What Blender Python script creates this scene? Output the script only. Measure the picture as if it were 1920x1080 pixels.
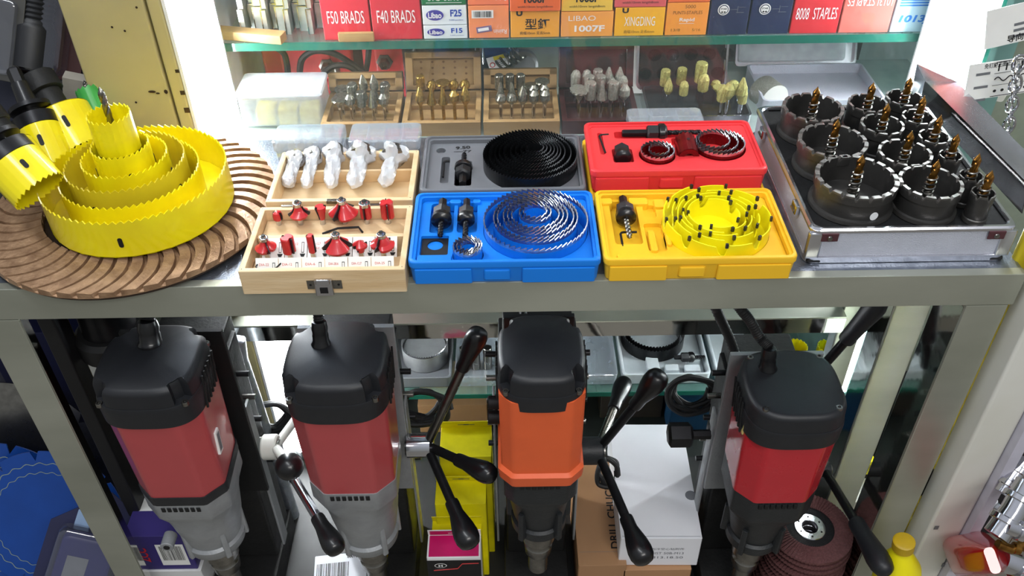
import bpy, math, random
from math import sin, cos, pi, radians, sqrt, atan2, hypot
from mathutils import Matrix, Vector
from mathutils.geometry import tessellate_polygon
random.seed(7)
S = bpy.context.scene
for o in list(bpy.data.objects): bpy.data.objects.remove(o)
COL = S.collection

# ------------------------------------------------------------------ camera
FPX, PIT, ROL, YAW, CAMH = 1678.6, radians(39.95), radians(.75), radians(.18), 1.40
_f = Vector((sin(YAW)*cos(PIT), cos(YAW)*cos(PIT), -sin(PIT)))
_r0 = Vector((cos(YAW), -sin(YAW), 0)); _u0 = _r0.cross(_f)
_r = _r0*cos(ROL) - _u0*sin(ROL); _u = _u0*cos(ROL) + _r0*sin(ROL)
cd = bpy.data.cameras.new('camera'); cam = bpy.data.objects.new('camera', cd); COL.objects.link(cam)
cam.matrix_world = Matrix(((_r.x, _u.x, -_f.x, 0), (_r.y, _u.y, -_f.y, 0), (_r.z, _u.z, -_f.z, CAMH), (0, 0, 0, 1)))
cd.sensor_width = 36; cd.lens = 36*FPX/1920; cd.clip_start = .02
S.camera = cam
# surveying: where the line of sight through a point of the photo meets a plane of the place
def ray(px, py): return _f + _r*((px-960)/FPX) - _u*((py-540)/FPX)
C0 = Vector((0, 0, CAMH))
def Zp(px, py, z): d = ray(px, py); return C0 + d*((z-CAMH)/d.z)
def Yp(px, py, y): d = ray(px, py); return C0 + d*(y/d.y)
def Xp(px, py, x): d = ray(px, py); return C0 + d*(x/d.x)
def Dp(px, py, t): return C0 + ray(px, py)*t
def reach(hub, px, py, L, near=True):
    d = ray(px, py).normalized(); h = hub - C0; b = d.dot(h); disc = b*b - h.dot(h) + L*L
    if disc < 0: t = b
    else: t = b - sqrt(disc) if near else b + sqrt(disc)
    p = C0 + d*t
    return p

# ------------------------------------------------------------------ view, world, lights
vs = S.view_settings
S.display_settings.display_device = 'sRGB'
vs.view_transform = 'Standard'; vs.look = 'None'; vs.gamma = 1.0; vs.use_curve_mapping = False
vs.exposure = 0.0
W = bpy.data.worlds.new('world'); S.world = W; W.use_nodes = True
nt = W.node_tree; bg = nt.nodes['Background']
tc = nt.nodes.new('ShaderNodeTexCoord'); sx = nt.nodes.new('ShaderNodeSeparateXYZ'); cr = nt.nodes.new('ShaderNodeValToRGB')
mr = nt.nodes.new('ShaderNodeMapRange'); mr.inputs[1].default_value = -1; mr.inputs[2].default_value = 1
nt.links.new(tc.outputs['Generated'], sx.inputs[0]); nt.links.new(sx.outputs[2], mr.inputs[0]); nt.links.new(mr.outputs[0], cr.inputs[0])
cr.color_ramp.elements[0].color = (.30, .295, .26, 1); cr.color_ramp.elements[1].color = (.60, .64, .72, 1)
cr.color_ramp.elements[1].position = .9
e = cr.color_ramp.elements.new(.5); e.color = (.36, .37, .35, 1)
nt.links.new(cr.outputs[0], bg.inputs[0]); bg.inputs[1].default_value = .80
def area(name, loc, target, sx_, sy_, power, col=(1, 1, 1)):
    l = bpy.data.lights.new(name, 'AREA'); l.shape = 'RECTANGLE'; l.size = sx_; l.size_y = sy_; l.energy = power; l.color = col
    o = bpy.data.objects.new(name, l); COL.objects.link(o); o.location = loc
    o.rotation_euler = (Vector(target)-Vector(loc)).to_track_quat('-Z', 'Y').to_euler(); return o
area('shop_ceiling_light', (-.5, .25, 2.75), (0, .8, .7), 1.6, .25, 22, (.93, .97, 1))
area('shop_ceiling_light_rear', (.7, -1.2, 2.75), (0, .8, .5), 1.6, .3, 34, (1, .98, .94))

# ------------------------------------------------------------------ materials
MATS = {}
def rgb(h):
    if isinstance(h, str):
        v = [int(h[i:i+2], 16)/255 for i in (0, 2, 4)]
    else: v = list(h)
    return tuple((c/12.92 if c <= .04045 else ((c+.055)/1.055)**2.4) for c in v)
def mat(name, col, rough=.5, metal=0., var=.08, scale=30., bump=0., bscale=200., spec=.5, coat=0., trans=0., alpha=1., ior=1.45, col2=None, emis=0., aniso=None, ramp=(.35, .65), stretch=None, sub=0):
    if name in MATS: return MATS[name]
    m = bpy.data.materials.new(name); m.use_nodes = True; n = m.node_tree; b = n.nodes['Principled BSDF']; L = n.links
    c = rgb(col); c2 = rgb(col2) if col2 else tuple(max(0, x*(1-var*2)) for x in c)
    t = n.nodes.new('ShaderNodeTexCoord'); mp = n.nodes.new('ShaderNodeMapping'); L.new(t.outputs['Object'], mp.inputs[0])
    if stretch: mp.inputs['Scale'].default_value = stretch
    nz = n.nodes.new('ShaderNodeTexNoise'); nz.inputs['Scale'].default_value = scale; nz.inputs['Detail'].default_value = 5
    L.new(mp.outputs[0], nz.inputs[0])
    r = n.nodes.new('ShaderNodeValToRGB'); r.color_ramp.elements[0].position = ramp[0]; r.color_ramp.elements[1].position = ramp[1]
    r.color_ramp.elements[0].color = (*c, 1); r.color_ramp.elements[1].color = (*c2, 1)
    L.new(nz.outputs[0], r.inputs[0]); L.new(r.outputs[0], b.inputs['Base Color'])
    rr_ = n.nodes.new('ShaderNodeMapRange'); rr_.inputs[3].default_value = max(.02, rough*.85); rr_.inputs[4].default_value = min(1, rough*1.2)
    L.new(nz.outputs[0], rr_.inputs[0]); L.new(rr_.outputs[0], b.inputs['Roughness'])
    b.inputs['Metallic'].default_value = metal; b.inputs['Specular IOR Level'].default_value = spec
    b.inputs['Coat Weight'].default_value = coat; b.inputs['IOR'].default_value = ior
    b.inputs['Transmission Weight'].default_value = trans; b.inputs['Alpha'].default_value = alpha
    if sub: b.inputs['Subsurface Weight'].default_value = sub; b.inputs['Subsurface Radius'].default_value = (.01, .008, .005)
    if emis: b.inputs['Emission Color'].default_value = (*c, 1); b.inputs['Emission Strength'].default_value = emis
    if bump:
        nb = n.nodes.new('ShaderNodeTexNoise'); nb.inputs['Scale'].default_value = bscale; nb.inputs['Detail'].default_value = 4
        L.new(mp.outputs[0], nb.inputs[0]); bp = n.nodes.new('ShaderNodeBump'); bp.inputs['Strength'].default_value = bump; bp.inputs['Distance'].default_value = .002
        L.new(nb.outputs[0], bp.inputs['Height']); L.new(bp.outputs[0], b.inputs['Normal'])
    MATS[name] = m; return m
def glassy(name, col, a=.15, rough=.02, gl=.06):
    m = bpy.data.materials.new(name); m.use_nodes = True; n = m.node_tree; L = n.links; out = n.nodes['Material Output']; n.nodes.remove(n.nodes['Principled BSDF'])
    tr = n.nodes.new('ShaderNodeBsdfTransparent'); tr.inputs[0].default_value = (1, 1, 1, 1)
    df = n.nodes.new('ShaderNodeBsdfPrincipled'); c = rgb(col); df.inputs['Base Color'].default_value = (*c, 1); df.inputs['Roughness'].default_value = .35
    nz = n.nodes.new('ShaderNodeTexNoise'); nz.inputs['Scale'].default_value = 60; t = n.nodes.new('ShaderNodeTexCoord'); L.new(t.outputs['Object'], nz.inputs[0])
    mr_ = n.nodes.new('ShaderNodeMapRange'); mr_.inputs[3].default_value = a*.7; mr_.inputs[4].default_value = min(1, a*1.3); L.new(nz.outputs[0], mr_.inputs[0])
    mx = n.nodes.new('ShaderNodeMixShader'); L.new(mr_.outputs[0], mx.inputs[0]); L.new(tr.outputs[0], mx.inputs[1]); L.new(df.outputs[0], mx.inputs[2])
    gs = n.nodes.new('ShaderNodeBsdfGlossy'); gs.inputs['Roughness'].default_value = rough
    fr = n.nodes.new('ShaderNodeLayerWeight'); fr.inputs[0].default_value = .25
    ml = n.nodes.new('ShaderNodeMath'); ml.operation = 'MULTIPLY_ADD'; L.new(fr.outputs['Facing'], ml.inputs[0]); ml.inputs[1].default_value = gl*3; ml.inputs[2].default_value = gl*.5
    m2 = n.nodes.new('ShaderNodeMixShader'); L.new(ml.outputs[0], m2.inputs[0]); L.new(mx.outputs[0], m2.inputs[1]); L.new(gs.outputs[0], m2.inputs[2])
    L.new(m2.outputs[0], out.inputs[0]); MATS[name] = m; return m
def steel(name, col, rough, bumpy=.15, col2=None, stain=None):
    m = mat(name, col, rough, 1.0, .05, 6, bump=bumpy, bscale=9, col2=col2, stretch=(1, 1, 1)); return m
M_steel = steel('brushed_steel', (.66, .67, .62), .3, .25, (.55, .56, .52))
M_apron = mat('apron_steel', (.74, .75, .70), .32, .7, .06, 7, bump=.1, bscale=60, col2=(.64, .65, .60), stretch=(.4, 1, 1.2))
M_mirror = steel('mirror_steel', (.78, .78, .76), .08, .5)
M_chrome = mat('chrome', (.80, .80, .82), .12, 1, .04)
M_top = mat('scuffed_steel_top', (.62, .65, .70), .34, .9, .08, 60, bump=.25, bscale=400, col2=(.50, .53, .58))
M_tool = mat('tool_steel', (.55, .54, .52), .28, 1, .12, 80)
M_black = mat('black_plastic', (.115, .12, .135), .42, 0, .06, 60, bump=.12, bscale=1500)
M_blackdk = mat('dark_recess', (.045, .045, .05), .6)
M_blackgl = mat('glossy_black_knob', (.07, .07, .08), .30, 0, .1, 30, coat=.15)
M_blackmt = mat('black_oxide_steel', (.15, .15, .16), .34, .6, .12, 80)
M_iron = mat('dark_painted_iron', (.14, .14, .14), .55, .3, .12, 40, bump=.3)
M_rub = mat('black_rubber', (.10, .10, .105), .55)
M_red1 = mat('drill_red', (.68, .27, .28), .30, 0, .03, 20, coat=.25, bump=.03, bscale=900)
M_red4 = mat('drill_deep_red', (.73, .12, .17), .27, 0, .03, 20, coat=.25)
M_orange = mat('drill_orange', (.88, .38, .20), .42, 0, .04, 20, bump=.08, bscale=1500)
M_gear = mat('grey_cast_alloy', (.60, .61, .62), .42, .35, .06, 50, bump=.2, bscale=300)
M_dgear = mat('dark_cast_housing', (.14, .15, .16), .45, .1, .06, 50, bump=.2, bscale=300)
M_yel = mat('hole_saw_yellow', (.93, .87, .06), .28, 0, .04, 25, coat=.4, col2=(.89, .81, .06))
M_yel2 = mat('hole_saw_yellow_olive', (.80, .72, .13), .3, 0, .05, 25, coat=.4)
M_ylit = mat('kit_saw_yellow', (.95, .90, .08), .35, 0, .03, 25)
M_ybox = mat('kit_case_yellow', (.93, .73, .15), .42, 0, .03, 12)
M_bbox = mat('kit_case_blue', (.05, .47, .86), .42, 0, .03, 12)
M_gbox = mat('kit_case_grey', (.42, .43, .45), .42, 0, .04, 12)
M_rbox = mat('kit_case_red', (.88, .22, .24), .4, 0, .03, 12)
M_teethb = mat('bright_saw_teeth', (.82, .82, .84), .22, .95, .1, 300)
M_teethk = mat('black_saw_steel', (.12, .125, .135), .3, .5, .15, 100)
M_teethr = mat('dark_red_saw_steel', (.45, .06, .08), .25, .45, .15, 80)
M_wood = mat('light_wood', (.86, .76, .61), .55, 0, .1, 9, bump=.15, bscale=60, col2=(.80, .68, .51), stretch=(1, 6, 8))
M_wood2 = mat('tan_wood', (.66, .54, .36), .55, 0, .1, 9, col2=(.58, .46, .30), stretch=(1, 6, 8))
M_wood3 = mat('dark_red_wood', (.27, .13, .13), .35, 0, .1, 9, col2=(.2, .09, .1), stretch=(1, 6, 8), coat=.3)
M_copper = mat('copper_coated_segment', (.67, .54, .42), .46, .40, .16, 60, bump=.5, bscale=200, col2=(.53, .41, .31))
M_copdk = mat('dark_disc_plate', (.25, .20, .17), .5, .4, .1, 40, bump=.4)
M_gold = mat('gold_coated_drill', (.62, .45, .20), .25, .9, .15, 90, col2=(.42, .28, .12))
M_gun = mat('gunmetal_cutter', (.31, .305, .30), .36, .7, .1, 60, bump=.1, bscale=500)
M_gunb = mat('bright_cutter_edge', (.40, .39, .38), .42, .7, .1, 200)
M_alu = mat('ribbed_aluminium', (.76, .77, .79), .33, .8, .05, 30)
M_alup = mat('polished_aluminium_rim', (.82, .82, .84), .18, .95, .05, 30)
M_foam = mat('black_foam', (.055, .058, .065), .9, 0, .1, 100, bump=.4, bscale=900)
M_burr = mat('silver_burr', (.66, .65, .60), .3, .9, .2, 500)
M_brass = mat('brass_burr', (.76, .62, .32), .3, .85, .2, 500)
M_diab = mat('pale_gold_grit_burr', (.72, .70, .42), .5, .45, .15, 600, bump=.5, bscale=1500)
M_diag = mat('grey_grit_burr', (.62, .62, .58), .5, .6, .15, 600, bump=.5, bscale=1500)
M_rbit = mat('router_bit_red', (.76, .16, .18), .3, 0, .05, 40, coat=.4)
M_carb = mat('carbide_edge', (.30, .30, .32), .3, .8, .1, 80)
M_white = mat('white_card', (.90, .91, .92), .5, 0, .02)
M_whitepl = mat('white_enamel', (.86, .86, .83), .35, 0, .04, 8)
M_cream = mat('cream_painted_metal', (.72, .68, .50), .38, 0, .05, 5, col2=(.66, .62, .45), bump=.05)
M_paper = mat('white_paper', (.93, .93, .92), .6, 0, .02)
M_brown = mat('brown_cardboard', (.66, .50, .36), .7, 0, .05, 10, col2=(.60, .45, .32))
M_ink = mat('black_ink', (.06, .06, .07), .6)
M_inkr = mat('red_ink', (.80, .25, .25), .6)
M_inkb = mat('blue_ink', (.10, .28, .62), .6)
M_inkw = mat('white_ink', (.93, .93, .93), .6)
M_inkg = mat('faint_grey_ink', (.45, .46, .48), .6)
M_wrap = glassy('crinkled_clear_wrap', (.92, .93, .95), .62, .15, .14)
M_clear = glassy('clear_plastic', (.86, .90, .95), .30, .08, .14)
M_frost = glassy('frosted_plastic', (.88, .91, .93), .50, .15, .1)
M_pane = glassy('glass_pane', (.75, .85, .83), .03, .0, .035)
M_gshelf = glassy('glass_shelf_top', (.55, .78, .72), .16, .0, .10)
M_gedge = mat('green_glass_edge', (.12, .42, .36), .15, 0, .1, 8, coat=.5)
M_peg = mat('pale_teal_board', (.66, .78, .77), .45)
M_pale = mat('pale_grey_plastic', (.80, .83, .85), .4)
M_ydull = mat('dull_yellow_paint', (.80, .72, .12), .45, 0, .06, 12)
M_pack = glassy('blister_plastic', (.45, .47, .55), .12, .08, .14)

# ------------------------------------------------------------------ mesh builder
def rr(cx, cy, w, d, r, n=5):
    r = max(1e-5, min(r, w/2-1e-5, d/2-1e-5)); pts = []
    for qx, qy, a0 in ((1, -1, -pi/2), (1, 1, 0), (-1, 1, pi/2), (-1, -1, pi)):
        for i in range(n+1):
            a = a0 + pi/2*i/n
            pts.append((cx+qx*(w/2-r)+r*cos(a), cy+qy*(d/2-r)+r*sin(a)))
    return pts
def circ(cx, cy, r, n=24, ry=None): return [(cx+r*cos(2*pi*i/n), cy+(ry or r)*sin(2*pi*i/n)) for i in range(n)]
I4 = Matrix.Identity(4)
def T(x, y, z): return Matrix.Translation((x, y, z))
def R(a, ax): return Matrix.Rotation(a, 4, ax)
def along(p0, p1):
    p0 = Vector(p0); p1 = Vector(p1); d = p1-p0
    return T(*p0) @ d.to_track_quat('Z', 'Y').to_matrix().to_4x4(), d.length
TXT = {}
def textgeo(s, bold=0.):
    k = (s, bold)
    if k in TXT: return TXT[k]
    cu = bpy.data.curves.new('t', 'FONT'); cu.body = s; cu.size = 1; cu.align_x = 'CENTER'; cu.align_y = 'CENTER'; cu.resolution_u = 3; cu.offset = bold
    ob = bpy.data.objects.new('t', cu); COL.objects.link(ob)
    bpy.context.view_layer.update()
    dg = bpy.context.evaluated_depsgraph_get(); oe = ob.evaluated_get(dg); me = oe.to_mesh()
    v = [tuple(x.co) for x in me.vertices]; f = [tuple(p.vertices) for p in me.polygons]
    oe.to_mesh_clear(); bpy.data.objects.remove(ob); bpy.data.curves.remove(cu)
    if v:
        x0 = min(a[0] for a in v); x1 = max(a[0] for a in v); y0 = min(a[1] for a in v); y1 = max(a[1] for a in v)
        w = max(x1-x0, 1e-6); h = max(y1-y0, 1e-6)
        v = [((a[0]-(x0+x1)/2)/w, (a[1]-(y0+y1)/2)/h) for a in v]
    TXT[k] = (v, f); return TXT[k]
class MB:
    def __init__(s): s.v = []; s.f = []; s.m = []; s.M = I4.copy(); s.mats = []
    def mi(s, m):
        if m not in s.mats: s.mats.append(m)
        return s.mats.index(m)
    def add(s, vs_, fs, m):
        b = len(s.v); k = s.mi(m)
        s.v += [tuple(s.M @ Vector(p)) for p in vs_]
        for f in fs: s.f.append(tuple(b+i for i in f)); s.m.append(k)
    def box(s, x0, x1, y0, y1, z0, z1, m):
        if x0 > x1: x0, x1 = x1, x0
        if y0 > y1: y0, y1 = y1, y0
        if z0 > z1: z0, z1 = z1, z0
        s.add([(x0, y0, z0), (x1, y0, z0), (x1, y1, z0), (x0, y1, z0), (x0, y0, z1), (x1, y0, z1), (x1, y1, z1), (x0, y1, z1)],
              [(0, 3, 2, 1), (4, 5, 6, 7), (0, 1, 5, 4), (1, 2, 6, 5), (2, 3, 7, 6), (3, 0, 4, 7)], m); return s
    def loft(s, secs, m, cap0=True, cap1=True):
        n = len(secs[0][0]); vs_ = []; fs = []
        for o, z in secs: vs_ += [(p[0], p[1], z) for p in o]
        for k in range(len(secs)-1):
            for i in range(n):
                j = (i+1) % n; fs.append((k*n+i, k*n+j, (k+1)*n+j, (k+1)*n+i))
        if cap0: fs.append(tuple(range(n-1, -1, -1)))
        if cap1: fs.append(tuple((len(secs)-1)*n+i for i in range(n)))
        s.add(vs_, fs, m); return s
    def rbox(s, x0, x1, y0, y1, z0, z1, m, r=.002, c=None, n=3):
        cx, cy, w, d = (x0+x1)/2, (y0+y1)/2, abs(x1-x0), abs(y1-y0); c = min(r*.7 if c is None else c, abs(z1-z0)*.45)
        o = lambda k: rr(cx, cy, w-2*k, d-2*k, r-k*.6 if r > k else r*.5, n)
        if z0 > z1: z0, z1 = z1, z0
        return s.loft([(o(c), z0), (o(0), z0+c), (o(0), z1-c), (o(c*.3), z1-c*.3), (o(c), z1)], m)
    def lathe(s, prof, m, n=24, close=True):
        vs_ = []; fs = []
        for r, z in prof: vs_ += [(r*cos(2*pi*i/n), r*sin(2*pi*i/n), z) for i in range(n)]
        for k in range(len(prof)-1):
            for i in range(n):
                j = (i+1) % n; fs.append((k*n+i, k*n+j, (k+1)*n+j, (k+1)*n+i))
        if close and prof[0][0] > 1e-6: fs.append(tuple(range(n-1, -1, -1)))
        if close and prof[-1][0] > 1e-6: fs.append(tuple((len(prof)-1)*n+i for i in range(n)))
        s.add(vs_, fs, m); return s
    def cyl(s, p0, p1, r, m, n=16, r1=None):
        A, L = along(p0, p1); K = s.M; s.M = K @ A; r1 = r if r1 is None else r1; c = min(r, L)*.12
        s.lathe([(r-c, 0), (r, c), (r1, L-c), (r1-c, L)], m, n); s.M = K; return s
    def tube(s, pts, r, m, n=8, rf=None):
        P = [Vector(p) for p in pts]; N = len(P); vs_ = []; fs = []
        up = Vector((0, 0, 1)); t0 = (P[1]-P[0]).normalized()
        if abs(t0.dot(up)) > .9: up = Vector((1, 0, 0))
        a = t0.cross(up).normalized()
        for k in range(N):
            t = (P[min(k+1, N-1)]-P[max(k-1, 0)]).normalized(); a = (a - t*a.dot(t)).normalized(); b = t.cross(a)
            q = rf(k/(N-1)) if rf else r
            vs_ += [tuple(P[k]+(a*cos(2*pi*i/n)+b*sin(2*pi*i/n))*q) for i in range(n)]
        for k in range(N-1):
            for i in range(n):
                j = (i+1) % n; fs.append((k*n+i, k*n+j, (k+1)*n+j, (k+1)*n+i))
        fs.append(tuple(range(n-1, -1, -1))); fs.append(tuple((N-1)*n+i for i in range(n)))
        s.add(vs_, fs, m); return s
    def spring(s, r, z0, z1, turns, wr, m, taper=1.):
        N = int(turns*14)
        return s.tube([(r*(1+(taper-1)*k/N)*cos(2*pi*turns*k/N), r*(1+(taper-1)*k/N)*sin(2*pi*turns*k/N), z0+(z1-z0)*k/N) for k in range(N+1)], wr, m, 5)
    def plate(s, outer, holes, z1, zb, m, mfloor=None):
        # a flat top at z1 with pockets sunk to zb
        loops = [[Vector((p[0], p[1], 0)) for p in outer]] + [[Vector((p[0], p[1], 0)) for p in h[0]] for h in holes]
        tris = tessellate_polygon(loops); flat = [p for l in loops for p in l]
        fs = []
        for t in tris:
            a, b, c = (flat[i] for i in t)
            fs.append(tuple(t) if (b-a).cross(c-a).z > 0 else tuple(reversed(t)))
        s.add([(p.x, p.y, z1) for p in flat], fs, m)
        for h, dz in holes:
            n = len(h); zz = z1-dz
            s.add([(p[0], p[1], z1) for p in h]+[(p[0], p[1], zz) for p in h], [(i, (i+1) % n, n+(i+1) % n, n+i)[::-1] for i in range(n)], m)
            s.add([(p[0], p[1], zz) for p in h], [tuple(range(n))], mfloor or m)
        n = len(outer); s.add([(p[0], p[1], z1) for p in outer]+[(p[0], p[1], zb) for p in outer], [(i, (i+1) % n, n+(i+1) % n, n+i)[::-1] for i in range(n)][::1], m)
        return s
    def text(s, st, M, w, h, m, bold=0., shear=0.):
        # text centred in a w x h box of the plane given by M (x right, y up)
        v, f = textgeo(st, bold); K = s.M; s.M = K @ M
        s.add([(p[0]*w+shear*p[1]*h, p[1]*h, 0) for p in v], f, m); s.M = K; return s
    def build(s, name, parent=None, ang=40, M=None):
        me = bpy.data.meshes.new(name); me.from_pydata(s.v, [], s.f); me.update()
        for m in s.mats: me.materials.append(m)
        me.polygons.foreach_set('material_index', s.m); me.polygons.foreach_set('use_smooth', [True]*len(s.f))
        me.set_sharp_from_angle(angle=radians(ang)); me.validate()
        o = bpy.data.objects.new(name, me); COL.objects.link(o)
        if parent: o.parent = parent
        if M is not None: o.matrix_world = M
        return o
def tag(o, label, cat, group=None, kind=None):
    o['label'] = label; o['category'] = cat
    if group: o['group'] = group
    if kind: o['kind'] = kind
    return o
def thing(name, label, cat, loc=(0, 0, 0), rz=0., group=None, M=None):
    o = bpy.data.objects.new(name, None); o.empty_display_size = .02; COL.objects.link(o)
    if M is not None: o.matrix_world = M
    else: o.location = loc; o.rotation_euler = (0, 0, rz)
    return tag(o, label, cat, group)
def struct(name, mb): o = mb.build(name); o['kind'] = 'structure'; return o
def front(x, y, z, lean=0.): return T(x, y, z) @ R(pi/2+lean, 'X')      # writing plane facing the viewer (-y)
def topf(x, y, z, a=0.): return T(x, y, z) @ R(a, 'Z')                   # writing plane facing up
def barcode(mb, M, w, h, m=None, seed=1):
    rnd = random.Random(seed); K = mb.M; mb.M = K @ M; x = -w/2
    while x < w/2:
        b = rnd.choice((.012, .02, .03))*w; mb.add([(x, -h/2, 0), (min(x+b, w/2), -h/2, 0), (min(x+b, w/2), h/2, 0), (x, h/2, 0)], [(0, 1, 2, 3)], m or M_ink)
        x += b + rnd.choice((.012, .02, .03))*w
    mb.M = K
def rectm(mb, M, w, h, m):
    K = mb.M; mb.M = K @ M; mb.add([(-w/2, -h/2, 0), (w/2, -h/2, 0), (w/2, h/2, 0), (-w/2, h/2, 0)], [(0, 1, 2, 3)], m); mb.M = K
def discm(mb, M, w, h, m, n=20):
    K = mb.M; mb.M = K @ M; mb.add([(w/2*cos(2*pi*i/n), h/2*sin(2*pi*i/n), 0) for i in range(n)], [tuple(range(n))], m); mb.M = K
# ------------------------------------------------------------------ floor and shop shell
TT, YF = .80, .725
M_floor = mat('floor_tile', (.52, .50, .46), .45, 0, .06, 3)
mb = MB(); mb.box(-3, 3, -2.5, 2.2, -.05, 0, M_floor); struct('floor', mb)
mb = MB(); mb.box(-3, 3, 2.0, 2.1, 0, 2.9, mat('dim_back_wall', (.30, .32, .30), .8)); struct('wall_back', mb)

# ------------------------------------------------------------------ steel display table
t = thing('steel_table', 'stainless steel display table with square legs, carrying the hole saw kits', 'table', (0, YF, 0))
def tb(name, *boxes, m=M_apron, r=.0015):
    mb = MB(); mb.M = T(0, -YF, 0)
    for b in boxes: mb.rbox(*b, m, r, n=2)
    return mb.build(name, t)
tb('tabletop', (-.585, .545, YF+.004, 1.026, TT-.006, TT), m=M_top)
tb('apron', (-.585, .545, YF, YF+.012, TT-.042, TT+.0008))
def leg(x0, x1, y0, y1, z1):
    mb = MB(); mb.M = T(0, -YF, 0)
    mb.rbox(x0, x1, y0, y1, 0, z1, M_apron, .002, n=2)
    mb.box(x1-.0002, x1+.0006, y0+.002, y1-.002, .01, z1-.001, M_mirror); mb.box(x0-.0006, x0+.0002, y0+.003, y1-.003, .01, z1-.005, M_mirror)
    return mb.build('leg', t)
leg(-.573, -.531, YF, YF+.016, TT-.0422); leg(.494, .540, YF, YF+.06, TT-.0422)
leg(.500, .547, .87, .92, TT-.006); leg(.500, .535, 1.0, 1.028, TT-.006); leg(-.573, -.531, .99, 1.028, TT-.006)
tb('stretcher', (-.531, .500, .985, 1.013, .478, .509), m=M_apron)
mb = MB(); mb.M = T(0, -YF, 0); mb.box(-.53, .499, .9838, .985, .479, .507, M_mirror); mb.build('stretcher_face', t)
# raised side guard folded from steel sheet, to the right of the aluminium case
g = MB(); g.M = T(0, -YF, 0)
A, B = Vector((.512, 1.05, .832)), Vector((.572, .70, .812))
p = [Zp(1735, 152, .850), Zp(1726, 192, .832), Zp(1916, 400, .815), Zp(1928, 345, .848)]
q = [Zp(1720, 120, .874), Zp(1795, 154, .866), Zp(1930, 290, .862)]
g.add([p[0], p[1], p[2], p[3]], [(0, 1, 2, 3)], mat('reflection_darkened_steel', (.40, .39, .38), .10, 1, .3, 14))  # dark reflection of the cutters is put into this steel colour
g.add([q[0], p[0], p[3], q[2], q[1]], [(0, 1, 2, 3, 4)], M_alup)
g.add([q[0], Zp(1708, 182, .812), p[1], p[0]], [(0, 1, 2, 3)], M_alup)
o = g.build('side_guard', t); sm = o.modifiers.new('thickness', 'SOLIDIFY'); sm.thickness = .0016; sm.offset = 0

M_shelfdk = mat('dark_lower_shelf', (.20, .20, .20), .5, .3, .1, 20)
tb('lower_shelf', (-.531, .500, .735, 1.06, .085, .10), m=M_shelfdk)

# ------------------------------------------------------------------ glass display cabinet behind the table
CAB = thing('display_cabinet', 'lit glass display cabinet standing behind the steel table', 'display cabinet', (0, 1.05, 0))
def cb(name, *boxes, m=M_whitepl, r=.0015):
    mb = MB(); mb.M = T(0, -1.05, 0)
    for b in boxes: mb.rbox(*b, m, r, n=2)
    return mb.build(name, CAB)
M_tealfr = mat('teal_cabinet_frame', (.50, .66, .64), .35, .2, .06, 10)
M_inner = mat('white_inner_panel', (.92, .93, .93), .5)
cb('cabinet_shelf', (-.385, .30, 1.0275, 1.145, .785, .797), (.301, .60, 1.0275, 1.24, .785, .797), m=mat('pale_cabinet_shelf', (.66, .72, .70), .25, .1))
cb('side_panel', (-.402, -.39, 1.10, 1.46, .05, 1.7), m=M_inner)
mb = MB(); mb.M = T(0, -1.05, 0)
mb.box(.620, .632, 1.10, 1.46, .05, 1.7, M_peg)
for i in range(10):
    for j in range(7): mb.box(.6185, .6205, 1.13+i*.032, 1.134+i*.032, .80+j*.026+(i % 2)*.013, .807+j*.026+(i % 2)*.013, M_blackdk)
mb.build('pegboard_panel', CAB)
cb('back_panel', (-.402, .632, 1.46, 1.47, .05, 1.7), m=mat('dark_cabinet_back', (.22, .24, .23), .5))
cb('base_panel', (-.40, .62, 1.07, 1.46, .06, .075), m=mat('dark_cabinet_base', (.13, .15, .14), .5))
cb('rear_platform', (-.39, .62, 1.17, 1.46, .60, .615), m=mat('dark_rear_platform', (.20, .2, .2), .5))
def gshelf(x0, x1, y0, y1, z0, z1):
    mb = MB(); mb.M = T(0, -1.05, 0)
    mb.box(x0, x1, y0+.001, y1, z0, z1, M_gshelf); mb.box(x0, x1, y0, y0+.001, z0, z1, M_gedge); return mb.build('glass_shelf', CAB)
gshelf(-.368, .60, 1.10, 1.42, .889, .900)
gshelf(-.39, .60, 1.095, 1.42, .228, .238)
mb = MB(); mb.M = T(0, -1.05, 0); mb.box(-.385, .585, 1.028, 1.031, .797, 1.6, M_pane); mb.build('glass_door', CAB)
mb = MB(); mb.M = T(0, -1.05, 0); mb.box(.587, .592, 1.02, 1.07, .80, 1.6, M_gedge); mb.box(.592, .606, 1.03, 1.09, .05, 1.7, M_tealfr); mb.build('corner_post', CAB)
mb = MB(); mb.M = T(0, -1.05, 0); mb.box(-.402, -.398, 1.02, 1.075, .05, 1.65, M_inner); mb.build('lamp_channel', CAB)
M_lamp = bpy.data.materials.new('lit_fluorescent_tube'); M_lamp.use_nodes = True
_b = M_lamp.node_tree.nodes['Principled BSDF']; _b.inputs['Emission Color'].default_value = (.93, .97, 1, 1); _b.inputs['Emission Strength'].default_value = 55; _b.inputs['Base Color'].default_value = (1, 1, 1, 1)
def lamp(x, y, z0, z1, lab, r=.013):
    th = thing('fluorescent_tube', lab, 'lamp', (x, y, z0), group=None)
    mb = MB(); mb.cyl((0, 0, .02), (0, 0, z1-z0-.02), r, M_lamp, 16); mb.build('tube', th)
    for a, b in ((0, .02), (z1-z0-.02, z1-z0)):
        mb = MB(); mb.cyl((0, 0, a), (0, 0, b), r*1.1, M_chrome, 16); mb.build('end_cap', th)
lamp(-.379, 1.065, .12, 1.62, 'bright vertical lamp tube at the left side of the display cabinet')
lamp(.566, 1.070, .25, 1.62, 'bright vertical lamp tube at the right side of the display cabinet')
lb = MB(); lb.box(-.397, -.362, 1.083, 1.087, .1, 1.62, M_inner); lb.M = I4; o = lb.build('lamp_reflector', CAB); o.location = (0, -1.05, 0)
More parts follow.
